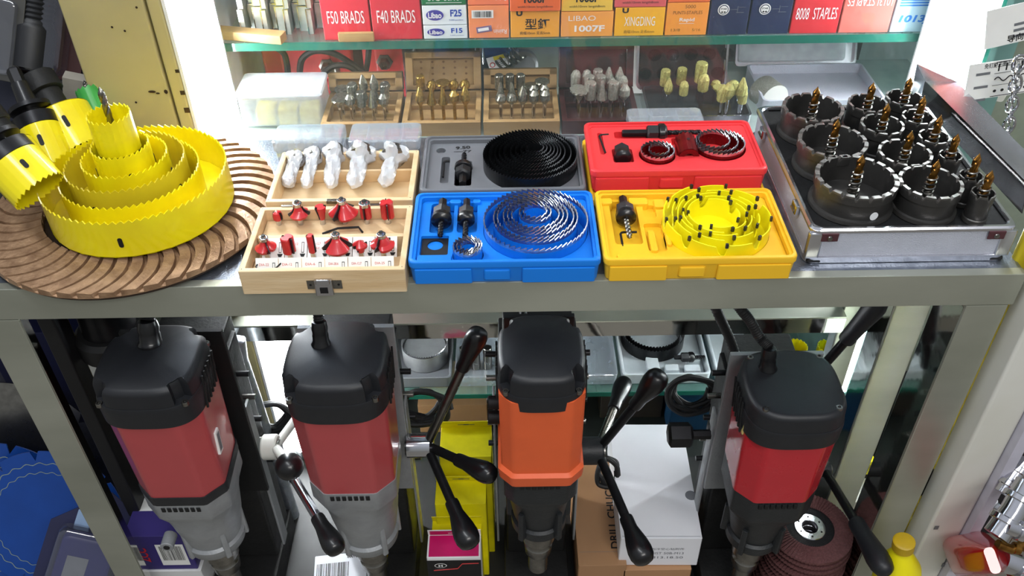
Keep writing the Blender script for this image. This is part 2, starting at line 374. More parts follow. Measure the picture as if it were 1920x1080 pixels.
lb = MB(); lb.box(.535, .585, 1.088, 1.092, .1, 1.62, M_inner); o = lb.build('lamp_reflector', CAB); o.location = (0, -1.05, 0)

# cream locker whose edge stands left of the cabinet
t = thing('metal_locker', 'cream painted metal locker side with chipped paint, left of the bright lamp', 'locker', (-.46, 1.02, 0))
mb = MB(); mb.M = T(.46, -1.02, 0); mb.rbox(-.522, -.4225, 1.02, 1.6, 0, 1.9, M_cream, .003); mb.build('side_panel', t)
mb = MB(); mb.M = T(.46, -1.02, 0); mb.rbox(-.4195, -.4025, 1.019, 1.6, 0, 1.9, M_cream, .003)
for z, w in ((.87, .004), (.90, .003), (.845, .005)): mb.box(-.404-w, -.4024, 1.0185, 1.0192, z, z+w*1.4, M_copdk)
mb.build('door_edge', t)
for px, py, w, h in ((285, 172, .010, .0035), (296, 175, .005, .0025), (311, 172, .005, .006), (256, 14, .003, .003), (234, 58, .003, .003), (210, 51, .003, .003), (255, 192, .003, .003)):
    c = Yp(px, py, 1.0188); mb = MB(); mb.M = T(.46, -1.02, 0); discm(mb, front(c.x, 1.0188, c.z), w, h, M_copdk, 9); mb.build('paint_chip', t)

# ------------------------------------------------------------------ boxes standing on the upper glass shelf
ZS = .9003
def pxx(px): return Yp(px, 62, 1.105).x
def carton(x0, x1, z0, z1, col, lab, deco, d=.10, y=1.105, name='nail_carton', group='cartons of nails and staples on the glass shelf', cat='box', rz=0.):
    w = x1-x0-.0008; h = z1-z0; th = thing(name, lab, cat, ((x0+x1)/2, y, z0), rz, group)
    mb = MB(); mb.rbox(-w/2, w/2, 0, d, 0, h-.0004, mat('card_'+str(col), col, .42, 0, .03, 10, coat=.15), .0008, n=1)
    mb.box(-w/2+.004, w/2-.004, .0115, .0125, h-.0005, h+.0001, M_inkg)
    mb.build('carton_body', th)
    mb = MB(); deco(mb, w, h)
    if mb.f: mb.build('printing', th)
    return th
yy = -.0004
def tx(mb, s, x, z, w, h, m, bold=0., flip=0, sh=0.): mb.text(s, front(x, yy, z) @ R(flip, 'Z'), w, h, m, bold, sh)
def dF50(s):
    def f(mb, w, h):
        tx(mb, s, 0, .031, w*.77, .017, M_inkw, .0, sh=.0)
    return f
RED, ORG = (.78, .18, .24), (.93, .52, .24)
carton(pxx(607), pxx(697), ZS, ZS+.085, RED, 'red carton lettered F50 BRADS on the glass shelf', dF50('F50 BRADS'))
carton(pxx(699), pxx(792), ZS, ZS+.075, RED, 'red carton lettered F40 BRADS, next to the white cartons', dF50('F40 BRADS'))
def dLib(s):
    def f(mb, w, h):
        discm(mb, front(-w*.22, yy, h*.5), w*.40, h*.55, mat('oval_violet', (.25, .22, .60), .5)); tx(mb, 'Libao', -w*.22, h*.5, w*.3, h*.3, M_inkw, .02)
        mb.M = T(0, -.0003, 0); tx(mb, 'Libao', -w*.22, h*.5, w*.3, h*.3, M_inkw, .02); mb.M = I4
        tx(mb, s, w*.26, h*.60, w*.26, h*.36, mat('blue_print', (.10, .25, .65), .5), .03); tx(mb, '5,000 pcs/box', w*.26, h*.24, w*.32, h*.10, M_inkb)
    return f
WHT = (.88, .91, .92)
x0, x1 = pxx(794), pxx(877)
carton(x0, x1, ZS, ZS+.0185, WHT, 'lower white carton with violet oval, printed F15', dLib('F15'))
carton(x0, x1, ZS+.019, ZS+.045, WHT, 'upper white carton with violet oval, printed F25', dLib('F25'))
def dGreen(mb, w, h): tx(mb, 'STC  30/10', 0, h*.35, w*.7, h*.25, M_inkw); rectm(mb, front(0, yy, h*.12), w*.8, .0006, M_inkw)
carton(x0, x1, ZS+.0455, ZS+.070, (.08, .42, .24), 'green carton on top of the white oval cartons', dGreen)
def dOr1(mb, w, h):
    rectm(mb, front(-w*.15, yy, h*.74), w*.54, h*.24, M_paper); barcode(mb, front(-w*.15, yy-.0003, h*.74), w*.45, h*.18)
    K = mb.M; mb.M = T(-w*.12, yy, h*.28) @ R(-.15, 'Y'); mb.box(-.010, .010, -.0002, 0, -.004, .004, mat('print_slate', (.50, .42, .55), .5)); mb.box(-.008, .006, -.0004, 0, -.002, .002, M_paper); mb.M = K
    tx(mb, 'Rainin', w*.28, h*.2, w*.32, h*.14, M_inkw, .0, pi)
x0, x1 = pxx(879), pxx(955)
carton(x0, x1, ZS, ZS+.044, (.95, .57, .36), 'lower salmon orange carton with a bar code, right of the white cartons', dOr1)
carton(x0, x1, ZS+.0445, ZS+.088, (.94, .50, .34), 'upper salmon orange carton above the bar code carton', dOr1)
def dHan(mb, w, h):
    tx(mb, '型釘', .003, h*.50, w*.5, h*.40, M_ink, .01); tx(mb, 'U', -w*.32, h*.90, w*.13, h*.22, M_ink, .05); tx(mb, '肩幅10mm 足長5mm', 0, h*.17, w*.62, h*.12, M_ink)
x0, x1 = pxx(957), pxx(1049)
carton(x0, x1, ZS, ZS+.037, (.95, .66, .22), 'yellow orange carton with large black Chinese characters', dHan)
def d1008(mb, w, h):
    tx(mb, '1008F', 0, h*.42, w*.44, h*.26, M_ink, .03); tx(mb, 'width10mm length8mm', 0, h*.15, w*.70, h*.10, M_ink)
carton(x0-.0005, x1+.0005, ZS+.0375, ZS+.075, (.90, .40, .18), 'deep orange carton lettered 1008F, slightly askew', d1008, y=1.100)
x0, x1 = pxx(1051), pxx(1149)
def d1007(mb, w, h): tx(mb, 'LIBAO', -w*.1, h*.74, w*.52, h*.2, M_inkw, .0); tx(mb, '1007F', w*.05, h*.33, w*.58, h*.26, M_inkw, .03)
carton(x0, x1, ZS, ZS+.034, (.95, .64, .30), 'light orange carton lettered 1007F in white', d1007)
carton(x0, x1-.002, ZS+.0345, ZS+.075, (.93, .77, .30), 'mustard yellow carton lettered 1008F, middle of the shelf', d1008)
x0, x1 = pxx(1151), pxx(1244)
def dXin(mb, w, h): tx(mb, 'XINGDING', 0, h*.52, w*.62, h*.32, M_paper, .0); tx(mb, 'U', -w*.30, h*.90, w*.13, h*.18, M_ink, .05); tx(mb, '肩幅10mm 足長6mm', 0, h*.16, w*.62, h*.12, mat('brown_ink', (.45, .3, .1), .5))
carton(x0, x1, ZS, ZS+.0385, (.95, .70, .16), 'golden carton lettered XINGDING on the glass shelf', dXin)
carton(x0-.002, x1, ZS+.039, ZS+.078, (.85, .36, .38), 'pink red carton lettered 1008F above the golden carton', d1008)
x0, x1 = pxx(1246), pxx(1324)
def dRap(mb, w, h):
    bi = mat('brown_ink', (.45, .3, .1), .5)
    tx(mb, '5000', w*.05, h*.88, w*.25, h*.10, bi); tx(mb, 'PUNTI-STAPLES', 0, h*.70, w*.7, h*.10, bi); tx(mb, 'Rapid', 0, h*.47, w*.36, h*.14, M_inkw, .02); rectm(mb, front(0, yy, h*.37), w*.36, .0005, M_inkw); tx(mb, '13/8', -w*.25, h*.17, w*.22, h*.08, bi); tx(mb, '5/16', w*.25, h*.17, w*.2, h*.08, bi)
carton(x0, x1, ZS, ZS+.044, (.95, .60, .24), 'lower orange staples carton, left of the navy pair', dRap)
carton(x0, x1, ZS+.0445, ZS+.088, (.90, .42, .22), 'upper orange red staples carton, left of the navy pair', dRap)
def dNavy(mb, w, h):
    discm(mb, front(-w*.17, yy, .034), .0150, .0150, M_paper); discm(mb, front(-w*.17, yy-.0002, .034), .0126, .0126, mat('navy_print', (.12, .16, .30), .5)); discm(mb, front(-w*.17, yy-.0004, .034), .0104, .0104, M_paper)
    tx(mb, 'STAR', -w*.17, .0352, .008, .0025, M_ink); mb.M = T(0, -.0006, 0); tx(mb, 'STAR', -w*.17, .0352, .008, .0025, M_ink, .03); tx(mb, '●●', -w*.17, .031, .006, .0022, M_ink); mb.M = I4
    rectm(mb, front(w*.10, yy, .034), .010, .0005, M_inkg); rectm(mb, front(w*.26, yy, .030), .010, .0007, M_inkg); rectm(mb, front(w*.19, yy, .034), .0006, .009, M_inkg); rectm(mb, front(w*.30, yy, .037), .009, .0004, M_inkg)
NAV = (.13, .17, .31)
carton(pxx(1326), pxx(1399), ZS, ZS+.078, NAV, 'navy carton with round white emblem, left of two', dNavy)
carton(pxx(1401), pxx(1477), ZS, ZS+.078, NAV, 'navy carton with round white emblem, right of two', dNavy)
def d8008(mb, w, h): tx(mb, '8008  STAPLES', 0, .027, w*.86, .0155, M_inkw, 0)
carton(pxx(1479), pxx(1568), ZS, ZS+.078, (.80, .16, .20), 'red carton lettered 8008 STAPLES', d8008)
def d1013(mb, w, h): tx(mb, '1013J STAPLES', 0, .044, w*.88, .0155, M_inkw, 0, pi)
carton(pxx(1570), pxx(1664), ZS, ZS+.078, (.80, .42, .38), 'washed out red carton with its 1013J STAPLES lettering upside down', d1013)
def dBl(mb, w, h):
    bl = mat('blue_print2', (.10, .48, .85), .5)
    for k in range(7): rectm(mb, front(0, yy, .036+k*.0036), w*.84, .0020, bl)
    tx(mb, '1013J', 0, .017, w*.68, .0125, bl, .04, sh=.2)
carton(pxx(1666), pxx(1745), ZS, ZS+.078, (.72, .86, .92), 'pale blue carton with blue stripes, lettered 1013J', dBl)

# loose strips of brads at the left end of the glass shelf
M_brad = mat('bright_brad_strip', (.74, .76, .74), .3, .6, .15, 60)
n = 0
for row, (zz, xs) in enumerate(((ZS+.006, range(11)), (ZS+.046, range(13)))):
    for i in xs:
        x = -.345+i*.0098+row*.002
        mb = MB(); L = .070; w = .0032+.0015*((i*7) % 3)
        mb.box(-w, w, 0, .11, 0, .034, M_brad)
        for k in range(9): mb.box(-w-.0003, -w+.0001, .003+k*.012, .004+k*.012, 0, .034, M_blackdk)
        mb.box(-w, w, -.0006, .0001, .0335, .0345, M_chrome); mb.box(-w-.0003, -w+.0008, -.0006, .0001, 0, .034, M_chrome)
        o = mb.build('brad_strip'); o.location = (x, 1.125+(.01*((i*5) % 3)), zz-.006+(.0008 if row else 0) if row == 0 else ZS+.0356); o.rotation_euler = (0, 0, .05*((i*3) % 5-2)*0)
        place = ('bottom', 'upper')[row]
        tag(o, 'metallic brad strip in the %s layer, %s from the left end' % (place, ['first', 'second', 'third', 'fourth', 'fifth', 'sixth', 'seventh', 'eighth', 'ninth', 'tenth', 'eleventh', 'twelfth', 'thirteenth'][i]), 'brad strip', 'brad strips at the left end of the glass shelf')
for lab, px, pz, w, dd, rz in (('pale wood lath lying askew before the brad strips', 470, 62, .095, .018, -.22), ('short tan wood block between the two red cartons', 668, 66, .046, .012, 0)):
    c = Yp(px, pz, 1.118 if w > .05 else 1.103); mb = MB(); mb.rbox(-w/2, w/2, -dd/2, 0 if w < .05 else dd/2, 0, .012, M_wood2, .001); o = mb.build('wood_lath'); o.location = (c.x, 1.112 if w > .05 else 1.1045, ZS); o.rotation_euler = (0, 0, rz); tag(o, lab, 'wood block')
# ------------------------------------------------------------------ hole saws and kits
def saw(mb, r, h, n, m, mt, t=.0012, th=.0032, z0=0., rake=.7, bottom=False, slots=0, hole=.006, phase=0., lip=.0018):
    N = 2*n; vs_ = []; lay = [(r, 0), (r, 'lo'), (r, 'top'), (r-t, 'top'), (r-t, 'lo'), (r-t, 0)]
    if bottom: lay[0] = (r, .001)
    for rad, zz in lay:
        for i in range(N):
            a = (i//2 + (rake if i % 2 else 0.))*2*pi/n + phase
            z = 0. if zz == 0 else (h-th-lip if zz == 'lo' else (h if i % 2 else h-th)) if not isinstance(zz, float) else zz
            vs_.append((rad*cos(a), rad*sin(a), z0+z))
    lo = []; hi = []
    for k in range(5):
        for i in range(N):
            j = (i+1) % N; f = (k*N+i, k*N+j, (k+1)*N+j, (k+1)*N+i); (hi if k in (1, 2, 3) else lo).append(f)
    mb.add(vs_, lo, m); mb.add(vs_, hi, mt)
    if bottom:
        q = 32; z = z0
        va = [(r*cos(2*pi*i/q), r*sin(2*pi*i/q), z) for i in range(q)]+[(hole*cos(2*pi*i/q), hole*sin(2*pi*i/q), z) for i in range(q)]
        vb = [(x, y, z0+.003) for x, y, z in va]
        f = [(i, (i+1) % q, q+(i+1) % q, q+i) for i in range(q)]
        mb.add([((r-t)/r*x if k < q else x, (r-t)/r*y if k < q else y, zz) for k, (x, y, zz) in enumerate(vb)], f, m); mb.add([(x, y, z) for x, y, z in va], [a[::-1] for a in f], m)
    for k in range(slots):
        a = 2*pi*(k+.3)/slots + phase; K = mb.M; mb.M = K @ R(a, 'Z') @ T(r+.0002, 0, z0+h*.42) @ R(pi/2, 'Y')
        mb.loft([(rr(0, 0, h*.26, .0048, .0023, 4), -.0001), (rr(0, 0, h*.26, .0048, .0023, 4), .0004)], M_blackdk); mb.M = K
def drill_bit(mb, L, r, m, turns=3, z0=0., tip=.15):
    # twisted two-flute bit pointing up
    N = 34; n = 12; secs = []
    for k in range(N+1):
        z = L*k/N; tw = 2*pi*turns*k/N; s_ = 1 if k < N*(1-tip*.6) else max(.08, (N-k)/(N*tip*.6))
        secs.append(([(r*s_*(1-.34*max(0, cos(2*(2*pi*i/n)))**2)*cos(2*pi*i/n+tw), r*s_*(1-.34*max(0, cos(2*(2*pi*i/n)))**2)*sin(2*pi*i/n+tw)) for i in range(n)], z0+z))
    mb.loft(secs, m)
# turbo grinding wheel lying on the table, the nest of yellow saws on it
WC = Vector((-.432, .860, TT)); 
th = thing('grinding_disc', 'large copper coloured segmented grinding wheel lying under the yellow hole saws', 'grinding wheel', WC)
mb = MB(); mb.lathe([(.150, 0), (.156, .002), (.156, .006), (.150, .0085), (.100, .0085), (.098, .011), (.03, .011)], M_copdk, 96); mb.build('disc_plate', th)
mb = MB(); NS = 46
for k in range(NS):
    a0 = 2*pi*k/NS; vs_ = []; q = 9
    for i in range(q):
        u_ = i/(q-1); rad = .099+.062*u_; sw = .20*u_**1.5 - .05*sin(pi*u_)
        for w_, z in ((-.47, .008), (-.44, .0195), (.22, .0180), (.27, .0135), (.5, .0125), (.5, .008)):
            a = a0 - sw + w_*2*pi/NS; vs_.append((rad*cos(a), rad*sin(a), z - (.0035*u_ if z > .01 else 0)))
    fs = [(i*6+j, (i+1)*6+j, (i+1)*6+j+1, i*6+j+1) for i in range(q-1) for j in range(5)] + [tuple(range(6)), tuple((q-1)*6+j for j in (5, 4, 3, 2, 1, 0))]
    mb.add(vs_, fs, M_copper)
mb.build('segment_ring', th, ang=30)
NC = Vector((-.4155, .850, TT+.0215)); tilt = R(.0, 'Y')
ordn = ['outermost', 'second', 'third', 'fourth', 'fifth']
for k, (r, h, zb, nt_, m, dx, dy) in enumerate(((.1000, .046, 0, 78, M_yel, 0, 0), (.0745, .046, .001, 60, M_yel, -.004, -.001), (.0635, .048, .012, 52, M_yel2, -.006, 0), (.0455, .046, .020, 40, M_yel, -.005, 0), (.0305, .050, .030, 30, M_yel, -.006, 0))):
    if k: pass
    mb = MB(); saw(mb, r, h, nt_, m, m, t=.0014, th=.0035, bottom=True, slots=3 if k < 2 else 4, hole=min(.012, r*.4), phase=.4*k)
    if zb > .003: mb.lathe([(r*.7, -zb+.003*1), (r*.7, 0)], m, 24) if k == 2 else mb.lathe([(r*.6, -.010), (r*.6, 0)], m, 24)
    o = mb.build('hole_saw'); o.location = NC+Vector((dx, dy, zb)); tag(o, 'yellow hole saw lying teeth up, %s ring of the nest' % ordn[k] if k else 'widest yellow hole saw, outermost ring of the nest on the grinding wheel', 'hole saw', 'nested yellow hole saws on the grinding wheel')
th = thing('hole_saw', 'slim yellow hole saw with pilot drill, on the middle of the nest', 'hole saw', NC+Vector((-.008, .002, .046)))
mb = MB(); mb.lathe([(.010, -.010), (.021, -.006), (.0215, .026), (.019, .028)], M_black, 32); mb.build('arbor', th)
mb = MB(); saw(mb, .0225, .044, 22, M_yel, M_yel, th=.0035, t=.0013, z0=.026, bottom=True); mb.build('cup', th)
mb = MB(); drill_bit(mb, .070, .0038, M_tool, 2.2, z0=.030); mb.build('pilot_drill', th)
# saws with arbors leaning at the left
def lean_saw(pa, pb, r, L, lab, arb, coll=.6, ring=0, k_=1.):
    A, LL = along(pa, pb); th = thing('hole_saw', lab, 'hole saw', group='yellow hole saws with arbors leaning at the left', M=A)
    mb = MB(); saw(mb, r, L, int(r*900), M_yel, M_yel, th=.003, t=.0013, bottom=True, slots=3, hole=.006, phase=1.1); mb.build('cup', th)
    mb = MB()
    if ring: mb.lathe([(r*.80, -.015), (r*1.0, -.014), (r*1.0, 0), (r*.8, .001)], M_blackmt, 32); mb.lathe([(r*.85, -.028), (r*.98, -.027), (r*.98, -.022), (r*.85, -.021)], M_blackmt, 32); mb.lathe([(r*.40, -.056), (r*.5, -.014)], M_blackgl, 24)
    else: mb.lathe([(r*.42*k_, -.032), (r*.45*k_, -.030), (r*.45*k_, 0)], M_iron, 24); mb.lathe([(r*.52*k_, -.055), (r*.58*k_, -.053), (r*.58*k_, -.032), (r*.5*k_, -.030)], M_iron, 24)
    mb.build('arbor_collar', th)
    mb = MB(); mb.lathe([(r*.28, -.03-arb), (r*.34, -.027-arb), (r*.34, -.03)], M_blackmt, 6); mb.build('arbor_shank', th)
lean_saw(Dp(22, 304, .93), Dp(74, 358, .935), .0290, .041, 'yellow hole saw with black ring collar, lowest and nearest of the leaning ones', .02, ring=1)
lean_saw(Dp(30, 272, .985), Dp(74, 325, .985), .0185, .045, 'narrow yellow hole saw with black arbor, at the far left edge', .02, k_=1.4)
lean_saw(Dp(72, 240, 1.04), Dp(98, 300, 1.04), .0235, .052, 'yellow hole saw with knurled black collar and hex shank', .045, ring=1)
lean_saw(Dp(112, 215, 1.08), Dp(150, 278, 1.08), .036, .058, 'wide yellow hole saw with smooth grey arbor, beside the locker', .02)
th = thing('hole_saw', 'small green hole saw behind the yellow ones beside the locker', 'hole saw', M=along(Dp(188, 222, 1.12), Dp(172, 185, 1.12))[0])
mb = MB(); saw(mb, .0155, .040, 14, mat('green_saw', (.25, .62, .28), .35), mat('green_saw', (.25, .62, .28), .35), bottom=True); mb.build('cup', th)
mb = MB(); drill_bit(mb, .05, .003, M_tool, 2, z0=.002); mb.build('pilot_drill', th)
o = MB(); o.rbox(-.02, .02, -.008, .008, -.025, .025, mat('off_white_carton', (.62, .60, .56), .6), .001); o = o.build('small_carton'); o.location = Dp(152, 175, 1.16); o.rotation_euler = (.1, .3, .1); tag(o, 'small off white carton behind the leaning yellow saws', 'box')
# stand that the leaning saws hang on
M_punch = mat('grey_perforated_metal', (.27, .28, .34), .5, .2)
th = thing('tool_rack', 'dark grey perforated metal rack left of the cream locker', 'rack', (-.60, 1.13, 0))
mb = MB(); mb.M = T(.60, -1.13, 0); mb.box(-1.05, -.526, 1.135, 1.14, .0, .985, M_punch)
for px, py in ((140, 155), (95, 140)): 
    c = Yp(px, py, 1.1345); discm(mb, T(c.x, 1.1345, c.z) @ R(pi/2, 'X') @ R(-.5, 'Z'), .016, .028, M_blackdk)
mb.build('perforated_panel', th)
mb = MB(); mb.M = T(.60, -1.13, 0); mb.box(-1.05, -.55, .87, 1.13, .745, .775, M_shelfdk); mb.build('rack_shelf', th)
# blister pack with black cutter
def at_frame(px, py, t, lean=0., roll=0.):
    return T(*Dp(px, py, t)) @ R(roll, 'Y') @ R(pi/2+lean, 'X')
th = thing('blister_pack', 'dark blister pack holding a black threaded cutter, top left corner', 'blister pack', M=at_frame(75, 55, 1.16, -.5, .25))
mb = MB(); mb.rbox(-.085, .055, -.062, .09, -.004, -.002, mat('dark_red_card', (.25, .10, .10), .45), .01); mb.rbox(-.085, .055, -.066, -.058, -.004, .010, M_blackdk, .004); mb.build('backing_card', th)
mb = MB(); mb.M = R(pi/2, 'X') @ I4; mb.M = R(-pi/2, 'X') @ T(.0, -.018, -.05)
mb.lathe([(.0, 0), (.026, 0), (.026, .05), (.022, .055)] + [(.022-.002*(k % 2), .058+k*.003) for k in range(16)] + [(.0, .108)], M_black, 32); mb.build('threaded_cutter', th)
mb = MB(); mb.rbox(-.035, .04, -.055, .085, -.002, .034, M_pack, .012); mb.build('plastic_bubble', th)
th = thing('blister_pack', 'worn clear blister pack cut by the left frame edge', 'blister pack', M=at_frame(5, 75, 1.12, -.5, .25))
mb = MB(); mb.rbox(-.05, .022, -.05, .06, -.003, 0, mat('grey_olive_card', (.24, .24, .23), .5), .008); mb.build('backing_card', th); mb = MB(); mb.rbox(-.045, .016, -.042, .05, 0, .012, M_pack, .008); mb.build('plastic_bubble', th)

# ---- moulded kit cases
def case_shell(th, x0, x1, y0, y1, h, m, wall=.007, floor=.010, r=.008, tab=True, side=.003):
    cx, cy, w, d = (x0+x1)/2, (y0+y1)/2, x1-x0, y1-y0; o = lambda k, q=0: rr(cx, cy, w-2*k, d-2*k, max(.002, r-k*.5), 6)
    mb = MB()
    mb.loft([(o(side+.002), 0), (o(side), .002), (o(.0012), h-.008), (o(.0), h-.0075), (o(0), h-.002), (o(.001), h-.0005), (o(.003), h), (o(wall-.003), h), (o(wall-.0025), h-.0025), (o(wall), h-.003), (o(wall+.001), floor)], m)
    if tab:
        for a, b in ((x0+.006, cx-.034), (cx+.018, x1-.006)): mb.rbox(a, b, y0-.0012, y0+.005, .0015, h-.009, m, .002)
        mb.rbox(cx-.022, cx+.006, y0-.0010, y0+.005, .005, h-.011, m, .003)
    return mb.build('case_shell', th)
def arbor(name, lab, x, y, z, L1, L2, r, group, rz=-pi/2, drill=True, md=M_blackmt, sc=1.):
    th = thing(name, lab, 'arbor', M=T(x, y, z) @ R(rz, 'Z') @ R(pi/2, 'Y'), group=group)   # axis runs along +x turned by rz
    mb = MB(); mb.lathe([(r*.75, 0), (r, .002), (r, .012), (r*.9, .014)], M_black, 6)
    mb.lathe([(r*.9, .0135), (r*1.08, .015), (r*1.08, .021), (r*.8, .024), (r*.5, .025)], M_blackgl, 28); mb.build('hex_body', th)
    mb = MB(); mb.lathe([(r*.42, -L1), (r*.48, -L1+.002), (r*.48, 0)], M_blackmt, 6); mb.build('shank', th)
    if drill: mb = MB(); drill_bit(mb, L2, .0032, md, 2.5, z0=.024); mb.build('pilot_drill', th)
    return th
def hexkey(x, y, z, a, b, lab, rz=0., grp=None):
    mb = MB(); mb.tube([(b, 0, 0), (.003, 0, 0), (.001, -.001, 0), (0, -.003, 0), (0, -a, 0)], .0013, M_ink, 6); o = mb.build('hex_key'); o.location = (x, y, z); o.rotation_euler = (0, 0, rz); tag(o, lab, 'hex key', grp)
H = .030
# blue kit
th = thing('hole_saw_kit_case', 'open blue plastic hole saw case in the front row', 'tool case', (-.005, .785, TT))
sh = lambda x: x
X0, X1, Y0, Y1 = -.100, .100, -.062, .068
case_shell(th, X0, X1, Y0, Y1, H, M_bbox)
mb = MB()
mb.plate(rr((X0+X1)/2, (Y0+Y1)/2, X1-X0-.015, Y1-Y0-.015, .006, 4), [(circ(.034, .004, .057, 64), .010), (rr(-.069, .028, .026, .056, .004, 3)[::1], .010), (rr(-.041, .028, .022, .056, .004, 3), .010), (rr(-.075, -.022, .030, .034, .002, 3), .006), (circ(-.0385, -.0405, .0165, 28), .012)], .022, .010, M_bbox, M_bbox)
mb.build('moulded_insert', th)
for a in ((-.062, -.048, .052, .060), (-.036, -.026, .052, .060), (-.092, -.055, -.056, -.042)): mb = MB(); mb.rbox(*a, .012, .0255, M_bbox, .003); mb.build('moulded_block', th)
g = 'saw rings nested in the blue case'
cx, cy = .034-.005, .789
dg = ['outermost', 'second', 'third', 'fourth', 'fifth', 'sixth', 'seventh', 'innermost']
for k, (r, dy) in enumerate(((.0565, 0), (.0460, .004), (.0420, .0055), (.0355, .007), (.0310, .008), (.0265, .009), (.0180, .013), (.0135, .0145))):
    mb = MB(); saw(mb, r, .026, int(r*1000), M_bbox, M_teethb, th=.0046, rake=1.25, t=.0011, phase=k); o = mb.build('saw_ring'); o.location = (cx, cy+dy, TT+.0125); tag(o, '%s saw ring with bright teeth in the blue case' % dg[k], 'hole saw', g)
for k, (r, dx) in enumerate(((.0155, 0), (.0125, .0005), (.0090, .001))):
    mb = MB(); saw(mb, r, .026, int(r*1300), M_bbox, M_teethb, th=.0046, rake=1.25, t=.0011); o = mb.build('saw_ring'); o.location = (-.0435+dx, .7445, TT+.0115); tag(o, '%s ring of the small saw cluster in the blue case' % ('outer', 'middle', 'inner')[k], 'hole saw', g)
arbor('arbor', 'thick black arbor with pilot drill, leftmost in the blue case', -.074, .823, TT+.026, .018, .026, .0105, 'arbors in the blue case')
arbor('arbor', 'second black arbor in the blue case, drill pointing at the small saws', -.047, .823, TT+.026, .018, .028, .009, 'arbors in the blue case')
mb = MB(); mb.plate(rr(0, 0, .029, .036, .0005, 1), [(circ(0, 0, .0085, 20), .0016)], .0016, 0, M_ink, M_bbox); o = mb.build('steel_plate'); o.location = (-.0795, .768, TT+.0168); tag(o, 'square black plate with round hole in the blue case', 'plate')
hexkey(-.087, .745, TT+.026, .010, .003, 'small dark key in the corner of the blue case')
# yellow kit
th = thing('hole_saw_kit_case', 'open yellow plastic case holding carbide tipped yellow saws', 'tool case', (.1975, .785, TT))
case_shell(th, -.100, .101, -.062, .068, H, M_ybox)
mb = MB(); mb.plate(rr(0, .003, .186, .115, .006, 4), [(circ(.027, .003, .058, 64), .010), (rr(-.069, .016, .030, .080, .004, 3), .009), (rr(-.040, -.012, .020, .050, .004, 3), .005), (rr(-.040, .036, .014, .024, .004, 3), .005)], .021, .010, M_ybox); mb.build('moulded_insert', th)
for a in ((-.094, -.080, .048, .060), (-.062, -.040, .046, .060), (-.034, -.022, .040, .056), (-.085, -.045, -.056, -.044), (-.048, -.040, -.040, -.002), (-.030, -.024, -.030, .005)): mb = MB(); mb.rbox(*a, .012, .0245, M_ybox, .003); mb.build('moulded_block', th)
def tctsaw(r, h, n, phase, zb=0.):
    mb = MB(); N = n*12; t_ = .0013; vs_ = []
    def zz(i):
        u_ = ((i % 12)/12.); return h*(.50 if u_ < .09 else (.62 if u_ < .17 else .86+.10*(u_-.18)/.82))
    for rad, top in ((r, 0), (r, 1), (r-t_, 1), (r-t_, 0)):
        for i in range(N): a = -2*pi*i/N+phase; vs_.append((rad*cos(a), rad*sin(a), zz(i) if top else 0))
    mb.add(vs_, [(k*N+i, k*N+(i+1) % N, (k+1)*N+(i+1) % N, (k+1)*N+i)[::-1] for k in range(3) for i in range(N)], M_ylit)
    mb.add([((r-t_)*cos(-2*pi*i/N), (r-t_)*sin(-2*pi*i/N), .002+zb) for i in range(N)], [tuple(range(N-1, -1, -1))], M_ylit)
    for k in range(n):
        K = mb.M; mb.M = R(-2*pi*(k-.02)/n+phase, 'Z') @ T(r-t_/2, 0, h*.95); mb.box(-.0013, .0013, -.0015, .0015, -.003, .0022, M_carb); mb.M = K
    return mb
for k, (r, n_, ph, dx, dy) in enumerate(((.0575, 9, .5, 0, 0), (.0470, 8, 1.0, -.001, .002), (.0400, 6, .2, -.002, .002), (.0345, 6, .9, -.002, .003), (.0285, 5, 1.9, -.003, .004))):
    o = tctsaw(r, .030, n_, ph, .0006*k).build('hole_saw', ang=50); o.location = (.2245+dx, .788+dy, TT+.0115); tag(o, '%s carbide tipped saw in the yellow case' % ('outermost', 'second', 'third', 'fourth', 'innermost')[k], 'hole saw', 'yellow carbide tipped saws nested in the yellow case')
arbor('arbor', 'black hex arbor with bright drill in the yellow case', .129, .823, TT+.026, .018, .034, .0105, None, md=M_tool)
hexkey(.121, .784, TT+.020, .026, .018, 'black hex key below the arbor in the yellow case')
# opened yellow lid, red kit on it
th = thing('case_lid', 'yellow plastic case lid lying under the red case', 'lid', (.1975, .925, TT))
case_shell(th, -.103, .103, -.070, .070, .014, M_ybox, floor=.008, tab=False)
th = thing('hole_saw_kit_case', 'red plastic hole saw case lying on the yellow lid', 'tool case', (.1975, .930, TT+.0145)); HR = .030
case_shell(th, -.103, .101, -.062, .052, HR, M_rbox, floor=.012)
mb = MB(); mb.plate(rr(-.001, -.005, .190, .100, .006, 4), [(circ(-.0215, -.022, .0215, 32), .010), (circ(.055, -.006, .031, 40), .010), (rr(-.020, .025, .095, .016, .003, 3), .008), (rr(-.062, -.022, .024, .030, .003, 3), .010), (rr(-.085, .006, .006, .050, .002, 2), .004), (rr(.010, -.004, .020, .040, .003, 3), .008)], HR-.004, .012, M_rbox); mb.build('moulded_insert', th)
RX, RY, RZ = .1975, .930, TT+.0145+HR-.014
def rring(r, dx, dy, k, lab, h=.019):
    mb = MB(); saw(mb, r, h, int(r*1150), M_teethr, M_teethb if r > .02 else M_teethb, th=.0036, rake=1.25, t=.0011, lip=.001); o = mb.build('saw_ring'); o.location = (RX+dx, RY+dy, RZ); tag(o, lab, 'hole saw', 'saw rings in the red case')
for k, r in enumerate((.0200, .0125)): rring(r, -.0215+.002*k, -.022+.002*k, k, ('outer', 'inner')[k]+' ring of the small cluster in the red case')
for k, r in enumerate((.0295, .0250, .0190)): rring(r, .055-.003*k, -.006+.003*k, k, ('outer', 'middle', 'inner')[k]+' ring of the large cluster in the red case')
